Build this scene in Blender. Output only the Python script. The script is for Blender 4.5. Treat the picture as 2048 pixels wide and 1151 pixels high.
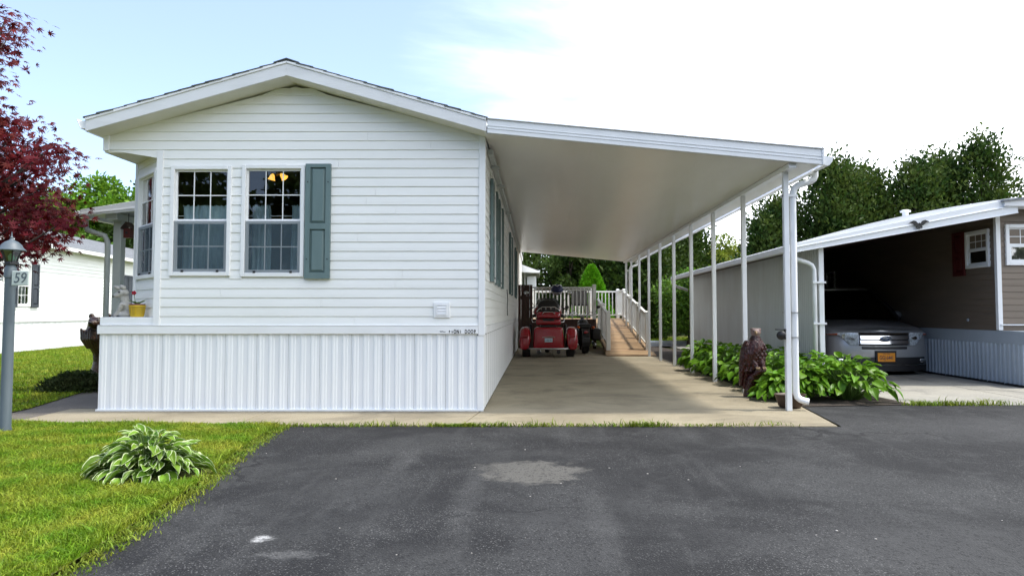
import bpy, bmesh, math, random
import numpy as np
from mathutils import Vector, Matrix
R = math.radians
random.seed(7)
rng = np.random.default_rng(11)
for o in list(bpy.data.objects): bpy.data.objects.remove(o)
scene = bpy.context.scene
COL = scene.collection

# ------------------------------------------------------------------ camera, sky, sun, exposure
cam_d = bpy.data.cameras.new('camera'); cam = bpy.data.objects.new('camera', cam_d); COL.objects.link(cam)
cam.location = (0, 0, 1.1); cam.rotation_euler = (R(92.6), 0, 0)
cam_d.sensor_width = 36.0; cam_d.lens = 36.0*1365/2048
cam_d.shift_x = -51/2048; cam_d.shift_y = -12.5/2048
cam_d.clip_start = 0.05; cam_d.clip_end = 2000
scene.camera = cam
scene.render.resolution_x = 1024; scene.render.resolution_y = 575
SUN_EL, SUN_AZ = 66.0, 95.0          # azimuth clockwise from +Y
sd = Vector((math.sin(R(SUN_AZ))*math.cos(R(SUN_EL)), math.cos(R(SUN_AZ))*math.cos(R(SUN_EL)), math.sin(R(SUN_EL))))
sun_d = bpy.data.lights.new('sun', 'SUN'); sun = bpy.data.objects.new('sun', sun_d); COL.objects.link(sun)
sun.rotation_euler = (-sd).to_track_quat('-Z', 'Y').to_euler()
sun_d.energy = 2.3; sun_d.angle = R(3.5); sun_d.color = (1.0, 0.95, 0.86)
W = bpy.data.worlds.new('World'); scene.world = W; W.use_nodes = True
wn = W.node_tree; wn.nodes.clear()
def N(nt, t, **kw):
    n = nt.nodes.new(t)
    for k, v in kw.items(): setattr(n, k, v)
    return n
wo = N(wn, 'ShaderNodeOutputWorld'); wb = N(wn, 'ShaderNodeBackground'); wn.links.new(wb.outputs[0], wo.inputs[0])
wb.inputs[1].default_value = 0.15
sky = N(wn, 'ShaderNodeTexSky', sky_type='NISHITA', sun_disc=False)
sky.sun_elevation = R(SUN_EL); sky.sun_rotation = R(SUN_AZ); sky.air_density = 1.0; sky.dust_density = 0.8; sky.ozone_density = 1.0
tc = N(wn, 'ShaderNodeTexCoord'); sp = N(wn, 'ShaderNodeSeparateXYZ'); wn.links.new(tc.outputs['Generated'], sp.inputs[0])
def M2(nt, op, a, b=None, clamp=False):
    n = N(nt, 'ShaderNodeMath', operation=op); n.use_clamp = clamp
    for i, x in enumerate((a, b)):
        if x is None: continue
        if hasattr(x, 'links'): nt.links.new(x, n.inputs[i])
        else: n.inputs[i].default_value = x
    return n.outputs[0]
zz = M2(wn, 'ADD', M2(wn, 'MAXIMUM', sp.outputs[2], 0.0), 0.18)
cx_ = M2(wn, 'DIVIDE', sp.outputs[0], zz); cy_ = M2(wn, 'DIVIDE', sp.outputs[1], zz)
cb = N(wn, 'ShaderNodeCombineXYZ'); wn.links.new(cx_, cb.inputs[0]); wn.links.new(cy_, cb.inputs[1])
mp = N(wn, 'ShaderNodeMapping'); wn.links.new(cb.outputs[0], mp.inputs[0]); mp.inputs['Rotation'].default_value = (0, 0, R(25)); mp.inputs['Scale'].default_value = (0.55, 1.0, 1)
cn = N(wn, 'ShaderNodeTexNoise'); cn.inputs['Scale'].default_value = 1.1; cn.inputs['Detail'].default_value = 9; cn.inputs['Roughness'].default_value = 0.58; cn.inputs['Distortion'].default_value = 0.5
wn.links.new(mp.outputs[0], cn.inputs['Vector'])
bank = M2(wn, 'MULTIPLY', sp.outputs[0], 0.72)                        # clouds thicken towards the sun's side (+X)
cf = M2(wn, 'ADD', cn.outputs[0], bank)
cr = N(wn, 'ShaderNodeMapRange', interpolation_type='SMOOTHSTEP'); wn.links.new(cf, cr.inputs[0])
cr.inputs[1].default_value = 0.30; cr.inputs[2].default_value = 0.86; cr.inputs[3].default_value = 0.10; cr.inputs[4].default_value = 1.0
mx = N(wn, 'ShaderNodeMix', data_type='RGBA'); wn.links.new(cr.outputs[0], mx.inputs[0]); 
tn = N(wn, 'ShaderNodeMix', data_type='RGBA', blend_type='MULTIPLY'); tn.inputs[0].default_value = 1; wn.links.new(sky.outputs[0], tn.inputs[6]); tn.inputs[7].default_value = (0.82, 0.87, 1.02, 1)
wn.links.new(tn.outputs[2], mx.inputs[6])
mx.inputs[7].default_value = (9.2, 9.6, 10.0, 1); wn.links.new(mx.outputs[2], wb.inputs[0])
vs = scene.view_settings; vs.view_transform = 'Standard'; vs.look = 'None'; vs.gamma = 1.0; vs.exposure = 1.0
scene.render.engine = 'CYCLES'
scene.cycles.max_bounces = 8; scene.cycles.transparent_max_bounces = 12

# ------------------------------------------------------------------ materials
def mat(name, col, rough=0.6, col2=None, scale=6.0, bump=0.0, bscale=60.0, metal=0.0, coat=0.0, detail=6.0, stretch=None, spec=0.5, lo=0.35, hi=0.7, island=0.0, transl=0.0, objrand=0.0):
    m = bpy.data.materials.new(name); m.use_nodes = True; nt = m.node_tree
    b = nt.nodes['Principled BSDF']; out = nt.nodes['Material Output']
    b.inputs['Roughness'].default_value = rough; b.inputs['Metallic'].default_value = metal
    b.inputs['Coat Weight'].default_value = coat; b.inputs['Coat Roughness'].default_value = 0.06
    b.inputs['Specular IOR Level'].default_value = 0.18 if transl else spec
    geo = N(nt, 'ShaderNodeNewGeometry'); pos = geo.outputs['Position']
    if stretch:
        mp = N(nt, 'ShaderNodeMapping'); nt.links.new(pos, mp.inputs[0]); mp.inputs['Scale'].default_value = stretch; pos = mp.outputs[0]
    c = None
    if col2 is not None:
        no = N(nt, 'ShaderNodeTexNoise'); nt.links.new(pos, no.inputs['Vector']); no.inputs['Scale'].default_value = scale; no.inputs['Detail'].default_value = detail; no.inputs['Roughness'].default_value = 0.62
        mr = N(nt, 'ShaderNodeMapRange'); nt.links.new(no.outputs[0], mr.inputs[0]); mr.inputs[1].default_value = lo; mr.inputs[2].default_value = hi
        mi = N(nt, 'ShaderNodeMix', data_type='RGBA'); nt.links.new(mr.outputs[0], mi.inputs[0]); mi.inputs[6].default_value = (*col, 1); mi.inputs[7].default_value = (*col2, 1); c = mi.outputs[2]
    else:
        rg = N(nt, 'ShaderNodeRGB'); rg.outputs[0].default_value = (*col, 1); c = rg.outputs[0]
    for amt, src in ((island, geo.outputs['Random Per Island']), (objrand, None)):
        if amt:
            if src is None: src = N(nt, 'ShaderNodeObjectInfo').outputs['Random']
            hs = N(nt, 'ShaderNodeHueSaturation'); nt.links.new(c, hs.inputs['Color'])
            mr = N(nt, 'ShaderNodeMapRange'); nt.links.new(src, mr.inputs[0]); mr.inputs[3].default_value = 1-amt; mr.inputs[4].default_value = 1+amt
            nt.links.new(mr.outputs[0], hs.inputs['Value'])
            mr2 = N(nt, 'ShaderNodeMapRange'); w = N(nt, 'ShaderNodeTexWhiteNoise', noise_dimensions='1D'); nt.links.new(src, w.inputs['W']); nt.links.new(w.outputs[0], mr2.inputs[0])
            mr2.inputs[3].default_value = 0.5-amt*0.035; mr2.inputs[4].default_value = 0.5+amt*0.035; nt.links.new(mr2.outputs[0], hs.inputs['Hue']); c = hs.outputs[0]
    nt.links.new(c, b.inputs['Base Color'])
    if bump:
        nb = N(nt, 'ShaderNodeTexNoise'); nt.links.new(pos, nb.inputs['Vector']); nb.inputs['Scale'].default_value = bscale; nb.inputs['Detail'].default_value = 5
        bp = N(nt, 'ShaderNodeBump'); bp.inputs['Strength'].default_value = bump; bp.inputs['Distance'].default_value = 0.02; nt.links.new(nb.outputs[0], bp.inputs['Height']); nt.links.new(bp.outputs[0], b.inputs['Normal'])
    if transl:
        tr = N(nt, 'ShaderNodeBsdfTranslucent'); nt.links.new(c, tr.inputs[0])
        ms = N(nt, 'ShaderNodeMixShader'); ms.inputs[0].default_value = transl; nt.links.new(b.outputs[0], ms.inputs[1]); nt.links.new(tr.outputs[0], ms.inputs[2]); nt.links.new(ms.outputs[0], out.inputs[0])
    return m
def glass(name, refl=0.10, rough=0.01, tint=(0.86, 0.9, 0.9)):
    m = bpy.data.materials.new(name); m.use_nodes = True; nt = m.node_tree; nt.nodes.clear()
    o = N(nt, 'ShaderNodeOutputMaterial'); t = N(nt, 'ShaderNodeBsdfTransparent'); t.inputs[0].default_value = (*tint, 1)
    g = N(nt, 'ShaderNodeBsdfGlossy'); g.inputs['Roughness'].default_value = rough
    f = N(nt, 'ShaderNodeFresnel'); f.inputs[0].default_value = 1.5
    a = M2(nt, 'ADD', f.outputs[0], refl, True)
    ms = N(nt, 'ShaderNodeMixShader'); nt.links.new(a, ms.inputs[0]); nt.links.new(t.outputs[0], ms.inputs[1]); nt.links.new(g.outputs[0], ms.inputs[2]); nt.links.new(ms.outputs[0], o.inputs[0])
    return m
def glassflat(name, refl, tint):
    m = glass(name, 0.0, 0.03, tint); nt = m.node_tree; ms = [n for n in nt.nodes if n.type == 'MIX_SHADER'][0]
    nt.links.remove(ms.inputs[0].links[0]); ms.inputs[0].default_value = refl; return m
def screenmat(name, col, alpha):
    m = bpy.data.materials.new(name); m.use_nodes = True; nt = m.node_tree; nt.nodes.clear()
    o = N(nt, 'ShaderNodeOutputMaterial'); t = N(nt, 'ShaderNodeBsdfTransparent'); d = N(nt, 'ShaderNodeBsdfDiffuse'); d.inputs[0].default_value = (*col, 1)
    ms = N(nt, 'ShaderNodeMixShader'); ms.inputs[0].default_value = alpha; nt.links.new(t.outputs[0], ms.inputs[1]); nt.links.new(d.outputs[0], ms.inputs[2]); nt.links.new(ms.outputs[0], o.inputs[0])
    return m
def emit(name, col, s):
    m = bpy.data.materials.new(name); m.use_nodes = True; b = m.node_tree.nodes['Principled BSDF']
    b.inputs['Base Color'].default_value = (*col, 1); b.inputs['Emission Color'].default_value = (*col, 1); b.inputs['Emission Strength'].default_value = s
    return m
X = {}
X['siding'] = mat('white vinyl siding', (0.86, 0.865, 0.845), 0.42, (0.80, 0.81, 0.785), 1.3, 0.05, 90, stretch=(0.6, 0.6, 3))
X['trim'] = mat('white trim', (0.84, 0.85, 0.86), 0.38, (0.79, 0.80, 0.80), 3.0)
X['fascia'] = mat('weathered white fascia', (0.74, 0.75, 0.76), 0.5, (0.60, 0.61, 0.61), 2.2, 0.06, 40, stretch=(0.5, 1, 3), lo=0.45, hi=0.8)
X['soffit'] = mat('cream soffit', (0.74, 0.73, 0.66), 0.6, (0.62, 0.62, 0.52), 2.0, 0.03, 50)
X['skirt'] = mat('white ribbed skirting', (0.84, 0.86, 0.875), 0.36, (0.79, 0.81, 0.83), 1.4, 0.03, 60, stretch=(2, 2, 0.5))
X['shutter'] = mat('grey green shutter', (0.115, 0.175, 0.178), 0.5, (0.14, 0.205, 0.205), 9, 0.08, 120, stretch=(1, 1, 0.2))
X['shutter_dark'] = mat('charcoal blue shutter', (0.028, 0.035, 0.05), 0.5, (0.04, 0.05, 0.065), 8)
X['shutter_red'] = mat('dark red shutter', (0.07, 0.008, 0.008), 0.5, (0.09, 0.012, 0.01), 8)
X['shingle'] = mat('grey asphalt shingle', (0.05, 0.06, 0.065), 0.9, (0.10, 0.115, 0.12), 14, 0.5, 160, objrand=0.25)
X['shingle_light'] = mat('light grey shingle', (0.13, 0.14, 0.155), 0.9, (0.21, 0.22, 0.235), 12, 0.4, 120, objrand=0.12)
X['glass'] = glass('window glass', 0.04)
X['glassdim'] = glass('reflective glass', 0.22, 0.02, (0.55, 0.6, 0.6))
X['screen'] = screenmat('insect screen', (0.085, 0.125, 0.155), 0.50)
X['room'] = mat('dim room wall', (0.16, 0.11, 0.07), 0.8, (0.12, 0.08, 0.05), 3)
X['curtain'] = mat('pale blue curtain', (0.56, 0.74, 0.80), 0.9, (0.48, 0.65, 0.72), 20, transl=0.35)
X['amber'] = emit('amber lit shade', (1.0, 0.55, 0.10), 0.7)
X['brass'] = mat('brass', (0.30, 0.19, 0.05), 0.3, metal=1)
X['black'] = mat('matte black', (0.012, 0.012, 0.013), 0.5)
X['print'] = mat('black print', (0.02, 0.02, 0.02), 0.7)
X['rubber'] = mat('tyre rubber', (0.015, 0.015, 0.016), 0.75, (0.025, 0.025, 0.025), 30)
X['chrome'] = mat('chrome', (0.75, 0.76, 0.78), 0.10, metal=1)
X['steel'] = mat('dull steel', (0.35, 0.35, 0.36), 0.35, metal=1)
X['redpaint'] = mat('red metallic paint', (0.36, 0.006, 0.018), 0.26, (0.30, 0.005, 0.015), 30, coat=1.0)
X['silver'] = mat('silver car paint', (0.46, 0.47, 0.485), 0.30, (0.42, 0.43, 0.44), 60, metal=0.5, coat=1.0)
X['lampwhite'] = mat('bright lamp reflector', (0.80, 0.82, 0.85), 0.3, (0.45, 0.48, 0.50), 30, lo=0.45, hi=0.6)
X['leather'] = mat('black leather', (0.014, 0.013, 0.013), 0.42, bump=0.15, bscale=150)
X['blackplastic'] = mat('black plastic', (0.018, 0.018, 0.019), 0.45)
X['carglass'] = glass('car glass', 0.10, 0.01, (0.10, 0.11, 0.11))
X['lens'] = glassflat('clear lens', 0.10, (0.95, 0.97, 0.98))
X['orange'] = mat('orange lens', (0.55, 0.09, 0.01), 0.2, coat=1)
X['plate_o'] = mat('orange gold plate', (0.80, 0.30, 0.02), 0.45)
X['plate_w'] = mat('pale blue plate', (0.55, 0.66, 0.74), 0.45, (0.35, 0.5, 0.62), 60)
X['navy'] = mat('navy', (0.01, 0.018, 0.08), 0.4)
X['badge'] = mat('blue badge', (0.01, 0.05, 0.16), 0.25, coat=1)
X['carport_white'] = mat('white aluminium', (0.78, 0.80, 0.82), 0.34, (0.72, 0.74, 0.76), 2.0, stretch=(1, 0.4, 1))
X['pan'] = mat('cream aluminium underside', (0.82, 0.815, 0.79), 0.30, (0.74, 0.735, 0.70), 0.8, 0.03, 25, stretch=(1, 0.3, 1))
X['greypost'] = mat('grey porch post', (0.50, 0.54, 0.54), 0.5, (0.44, 0.48, 0.48), 5)
X['lamp_post'] = mat('grey blue painted post', (0.07, 0.095, 0.115), 0.5, (0.10, 0.125, 0.145), 9, 0.05, 60, stretch=(1, 1, 0.2))
X['sign'] = mat('pale sign board', (0.50, 0.56, 0.54), 0.5, (0.44, 0.50, 0.48), 20)
X['bottlegreen'] = glass('green lamp glass', 0.10, 0.08, (0.35, 0.62, 0.45))
X['corr'] = mat('weathered corrugated aluminium', (0.74, 0.79, 0.82), 0.42, (0.62, 0.65, 0.66), 1.3, metal=0.15, stretch=(1, 1, 0.35))
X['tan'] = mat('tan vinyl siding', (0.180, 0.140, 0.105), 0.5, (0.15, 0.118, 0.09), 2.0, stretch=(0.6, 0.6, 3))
X['greyskirt'] = mat('grey blue skirting', (0.42, 0.47, 0.52), 0.4, (0.36, 0.41, 0.46), 2)
X['deckwood'] = mat('weathered ramp board', (0.36, 0.235, 0.125), 0.7, (0.25, 0.16, 0.085), 3.5, 0.2, 40, stretch=(0.6, 8, 8), objrand=0.12)
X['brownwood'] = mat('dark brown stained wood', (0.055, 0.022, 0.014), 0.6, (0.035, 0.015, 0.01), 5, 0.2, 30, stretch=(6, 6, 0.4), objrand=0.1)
X['vinylrail'] = mat('white vinyl rail', (0.76, 0.77, 0.75), 0.4, (0.70, 0.71, 0.68), 4)
X['mulch'] = mat('dark mulch', (0.025, 0.018, 0.013), 0.95, (0.055, 0.04, 0.03), 25, 0.9, 60)
X['eagle'] = mat('maroon carved wood', (0.050, 0.007, 0.007), 0.24, (0.012, 0.002, 0.002), 30, 1.0, 45, stretch=(1, 1, 0.45))
X['eaglehead'] = mat('pale carved head', (0.30, 0.22, 0.20), 0.5, (0.12, 0.06, 0.055), 40, 0.3, 90)
X['beak'] = mat('dull beak', (0.20, 0.13, 0.06), 0.5)
X['bear'] = mat('varnished carved wood', (0.060, 0.027, 0.012), 0.26, (0.014, 0.007, 0.005), 16, 0.8, 45, stretch=(1, 1, 0.4))
X['donkey'] = mat('pale grey plaster', (0.42, 0.41, 0.385), 0.7, (0.24, 0.235, 0.225), 18, 0.3, 80)
X['donkeydark'] = mat('dark grey plaster', (0.16, 0.16, 0.16), 0.7, (0.10, 0.10, 0.10), 18)
X['yellow'] = mat('yellow glazed pot', (0.62, 0.42, 0.015), 0.35, (0.52, 0.34, 0.012), 14)
X['purple'] = mat('purple pot rim', (0.14, 0.03, 0.07), 0.5)
X['potbrown'] = mat('brown plastic pot', (0.05, 0.028, 0.018), 0.5, (0.07, 0.04, 0.025), 10)
X['soil'] = mat('soil', (0.02, 0.014, 0.01), 0.95, bump=0.6)
X['petal'] = mat('red petal', (0.42, 0.01, 0.03), 0.5, transl=0.3)
X['bark'] = mat('bark', (0.085, 0.065, 0.048), 0.9, (0.045, 0.034, 0.026), 9, 0.8, 30, stretch=(3, 3, 0.5))
X['maplebark'] = mat('maple bark', (0.06, 0.045, 0.042), 0.8, (0.035, 0.026, 0.025), 12, 0.4, 40)
X['mapleleaf'] = mat('red maple leaf', (0.105, 0.003, 0.004), 0.65, (0.034, 0.001, 0.003), 1.5, island=0.35, transl=0.22)
X['hosta'] = mat('hosta leaf', (0.125, 0.265, 0.018), 0.36, (0.085, 0.19, 0.014), 6, 0.12, 40, transl=0.28, objrand=0.3)
X['hostavar'] = mat('hosta leaf green', (0.17, 0.30, 0.03), 0.38, (0.11, 0.205, 0.022), 8, 0.12, 40, transl=0.25, objrand=0.25)
X['hostarim'] = mat('hosta cream margin', (0.60, 0.66, 0.42), 0.45, (0.50, 0.60, 0.30), 10, transl=0.25)
X['stem'] = mat('green stem', (0.09, 0.16, 0.03), 0.5)
X['grass'] = mat('grass blade', (0.135, 0.250, 0.012), 0.5, (0.31, 0.325, 0.036), 2.6, island=0.42, transl=0.30, lo=0.40, hi=0.70)
X['lawn'] = mat('lawn soil and thatch', (0.065, 0.085, 0.010), 0.95, (0.12, 0.12, 0.022), 5, 0.4, 60)
X['cedar'] = mat('cedar foliage', (0.030, 0.068, 0.011), 0.6, (0.088, 0.128, 0.024), 1.5, island=0.22, lo=0.42, hi=0.60, transl=0.30)
X['darkleaf'] = mat('dark woodland foliage', (0.026, 0.056, 0.008), 0.6, (0.060, 0.098, 0.014), 0.7, island=0.3, transl=0.25)
X['midleaf'] = mat('mid green foliage', (0.07, 0.15, 0.015), 0.5, (0.10, 0.19, 0.02), 0.9, island=0.4, transl=0.3)
X['brightleaf'] = mat('bright green foliage', (0.10, 0.22, 0.014), 0.5, (0.14, 0.27, 0.02), 1.2, island=0.35, transl=0.3)
X['limeleaf'] = mat('yellow green foliage', (0.20, 0.26, 0.03), 0.5, (0.26, 0.29, 0.04), 1.0, island=0.3, transl=0.3)
X['spruce'] = mat('dwarf spruce needles', (0.10, 0.30, 0.010), 0.55, (0.16, 0.42, 0.016), 5, island=0.35, transl=0.2)
X['juniper'] = mat('low shrub foliage', (0.03, 0.055, 0.014), 0.6, (0.05, 0.06, 0.02), 3, island=0.45, transl=0.15)
X['weed'] = mat('weed blade', (0.13, 0.22, 0.02), 0.5, (0.24, 0.26, 0.03), 5, island=0.4, transl=0.3)
X['pebble'] = mat('pale stone', (0.42, 0.40, 0.37), 0.8, (0.30, 0.28, 0.26), 20)

def asphalt_mat():
    m = bpy.data.materials.new('asphalt'); m.use_nodes = True; nt = m.node_tree; b = nt.nodes['Principled BSDF']
    geo = N(nt, 'ShaderNodeNewGeometry'); P = geo.outputs['Position']; L = nt.links.new
    def noise(sc, det=5, rough=0.6, vec=P, dist=0.0):
        n = N(nt, 'ShaderNodeTexNoise'); L(vec, n.inputs['Vector']); n.inputs['Scale'].default_value = sc; n.inputs['Detail'].default_value = det; n.inputs['Roughness'].default_value = rough; n.inputs['Distortion'].default_value = dist; return n.outputs[0]
    def rng_(x, a, b_, c=0.0, d=1.0):
        r = N(nt, 'ShaderNodeMapRange', interpolation_type='SMOOTHSTEP'); L(x, r.inputs[0]); r.inputs[1].default_value = a; r.inputs[2].default_value = b_; r.inputs[3].default_value = c; r.inputs[4].default_value = d; return r.outputs[0]
    def mix(f, a, c2):
        r = N(nt, 'ShaderNodeMix', data_type='RGBA'); L(f, r.inputs[0])
        if hasattr(a, 'links'): L(a, r.inputs[6])
        else: r.inputs[6].default_value = (*a, 1)
        r.inputs[7].default_value = (*c2, 1); return r.outputs[2]
    big = rng_(noise(0.7, 6, 0.62, dist=0.6), 0.40, 0.66)
    c = mix(big, (0.0145, 0.0145, 0.0158), (0.036, 0.0363, 0.037))
    mid = rng_(noise(3.2, 6, 0.65), 0.50, 0.72, 0, 0.55)
    c = mix(mid, c, (0.050, 0.0505, 0.051))
    # tyre-worn strips running up the drive
    mp = N(nt, 'ShaderNodeMapping'); L(P, mp.inputs[0]); mp.inputs['Scale'].default_value = (6, 0.5, 1)
    st = rng_(noise(1.0, 5, 0.6, mp.outputs[0]), 0.52, 0.72, 0, 0.28); c = mix(st, c, (0.068, 0.068, 0.068))
    # bleached patch where something stood (own irregular outline)
    s = N(nt, 'ShaderNodeSeparateXYZ'); L(P, s.inputs[0])
    def blob(x, y, rx, ry, amt, colr, c, ns=4.0, edge=0.5):
        dx = M2(nt, 'DIVIDE', M2(nt, 'SUBTRACT', s.outputs[0], x), rx); dy = M2(nt, 'DIVIDE', M2(nt, 'SUBTRACT', s.outputs[1], y), ry)
        d = M2(nt, 'SQRT', M2(nt, 'ADD', M2(nt, 'MULTIPLY', dx, dx), M2(nt, 'MULTIPLY', dy, dy)))
        d = M2(nt, 'ADD', d, M2(nt, 'MULTIPLY', M2(nt, 'SUBTRACT', noise(ns, 6, 0.7), 0.5), 2.2))
        f = rng_(d, 1.0-edge, 1.0+edge*0.4, amt, 0.0); return mix(f, c, colr)
    c = blob(-0.02, 4.83, 0.34, 0.36, 0.80, (0.110, 0.105, 0.095), c, 5.0, 0.30)
    c = blob(-0.30, 4.98, 0.20, 0.16, 0.60, (0.085, 0.082, 0.075), c, 6.0, 0.35)
    c = blob(-1.36, 3.42, 0.05, 0.055, 0.8, (0.40, 0.40, 0.40), c, 26.0, 0.7)
    c = blob(-1.16, 3.20, 0.16, 0.06, 0.5, (0.11, 0.11, 0.11), c, 14.0, 0.6)
    c = blob(0.12, 3.4, 0.30, 0.7, 0.45, (0.050, 0.050, 0.051), c, 4.0, 0.6)
    c = blob(1.6, 3.3, 0.9, 0.5, 0.45, (0.050, 0.050, 0.051), c, 3.0, 0.6)
    c = blob(4.6, 6.6, 1.8, 0.9, 0.45, (0.050, 0.050, 0.051), c, 1.5, 0.6)
    c = blob(-0.42, 4.2, 0.09, 0.8, 0.30, (0.070, 0.070, 0.070), c, 9.0, 0.7)
    c = blob(0.34, 3.9, 0.09, 0.9, 0.28, (0.070, 0.070, 0.070), c, 9.0, 0.7)
    c = blob(-1.0, 5.2, 0.10, 0.5, 0.4, (0.075, 0.075, 0.075), c, 9.0, 0.7)
    c = blob(0.9, 5.6, 0.30, 0.25, 0.6, (0.010, 0.010, 0.011), c, 5.0, 0.7)
    # cracks, then coarse aggregate
    ck = N(nt, 'ShaderNodeTexVoronoi', feature='DISTANCE_TO_EDGE'); wv = N(nt, 'ShaderNodeTexNoise'); L(P, wv.inputs['Vector']); wv.inputs['Scale'].default_value = 3; wv.inputs['Detail'].default_value = 6
    av = N(nt, 'ShaderNodeVectorMath', operation='ADD'); L(P, av.inputs[0]); sc_ = N(nt, 'ShaderNodeVectorMath', operation='SCALE'); L(wv.outputs['Color'], sc_.inputs[0]); sc_.inputs['Scale'].default_value = 0.5; L(sc_.outputs[0], av.inputs[1]); L(av.outputs[0], ck.inputs['Vector']); ck.inputs['Scale'].default_value = 0.42
    c = mix(M2(nt, 'MULTIPLY', rng_(ck.outputs['Distance'], 0.012, 0.004, 0, 0.8), rng_(noise(0.5, 3), 0.50, 0.56)), c, (0.008, 0.008, 0.009))
    v = N(nt, 'ShaderNodeTexVoronoi'); L(P, v.inputs['Vector']); v.inputs['Scale'].default_value = 110
    wear = rng_(noise(1.1, 6, 0.65, dist=0.5), 0.36, 0.64, 0.15, 1.0)
    spk = M2(nt, 'MULTIPLY', M2(nt, 'MULTIPLY', rng_(v.outputs['Color'], 0.45, 0.95, 0, 1), rng_(v.outputs['Distance'], 0.55, 0.15, 0, 1)), wear); c = mix(spk, c, (0.17, 0.17, 0.167))
    v2 = N(nt, 'ShaderNodeTexVoronoi'); L(P, v2.inputs['Vector']); v2.inputs['Scale'].default_value = 80
    c = mix(rng_(v2.outputs['Color'], 0.62, 0.90, 0, 0.65), c, (0.009, 0.009, 0.010))
    L(c, b.inputs['Base Color']); b.inputs['Roughness'].default_value = 0.85; b.inputs['Specular IOR Level'].default_value = 0.25
    bp = N(nt, 'ShaderNodeBump'); bp.inputs['Strength'].default_value = 0.6; bp.inputs['Distance'].default_value = 0.006; L(v.outputs['Distance'], bp.inputs['Height']); L(bp.outputs[0], b.inputs['Normal'])
    return m
X['asphalt'] = asphalt_mat()
def concrete_mat(name, a, b_, c_, objr=0.05):
    m = mat(name, a, 0.85, b_, 1.1, 0.35, 140, objrand=objr, lo=0.38, hi=0.66)
    nt = m.node_tree; b = nt.nodes['Principled BSDF']; L = nt.links.new
    src = b.inputs['Base Color'].links[0].from_socket; geo = N(nt, 'ShaderNodeNewGeometry')
    mp = N(nt, 'ShaderNodeMapping'); L(geo.outputs['Position'], mp.inputs[0]); mp.inputs['Scale'].default_value = (1, 1.6, 1)
    n = N(nt, 'ShaderNodeTexNoise'); L(mp.outputs[0], n.inputs['Vector']); n.inputs['Scale'].default_value = 0.8; n.inputs['Detail'].default_value = 8; n.inputs['Roughness'].default_value = 0.7; n.inputs['Distortion'].default_value = 0.8
    r = N(nt, 'ShaderNodeMapRange'); L(n.outputs[0], r.inputs[0]); r.inputs[1].default_value = 0.50; r.inputs[2].default_value = 0.70; r.inputs[4].default_value = 0.75
    x = N(nt, 'ShaderNodeMix', data_type='RGBA'); L(r.outputs[0], x.inputs[0]); L(src, x.inputs[6]); x.inputs[7].default_value = (*c_, 1)
    v = N(nt, 'ShaderNodeTexNoise'); L(geo.outputs['Position'], v.inputs['Vector']); v.inputs['Scale'].default_value = 110; v.inputs['Detail'].default_value = 2
    r2 = N(nt, 'ShaderNodeMapRange'); L(v.outputs[0], r2.inputs[0]); r2.inputs[1].default_value = 0.35; r2.inputs[2].default_value = 0.65; r2.inputs[3].default_value = 0.72; r2.inputs[4].default_value = 1.2
    y = N(nt, 'ShaderNodeMix', data_type='RGBA', blend_type='MULTIPLY'); y.inputs[0].default_value = 1; L(x.outputs[2], y.inputs[6]); L(r2.outputs[0], y.inputs[7]); L(y.outputs[2], b.inputs['Base Color'])
    return m
X['concrete'] = concrete_mat('tan concrete', (0.305, 0.262, 0.182), (0.225, 0.190, 0.128), (0.105, 0.090, 0.062))
X['concrete_n'] = concrete_mat('pale neighbour concrete', (0.36, 0.34, 0.29), (0.27, 0.26, 0.23), (0.08, 0.082, 0.08))
X['path'] = concrete_mat('dark aggregate path', (0.16, 0.14, 0.115), (0.12, 0.105, 0.09), (0.085, 0.075, 0.065))

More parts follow.
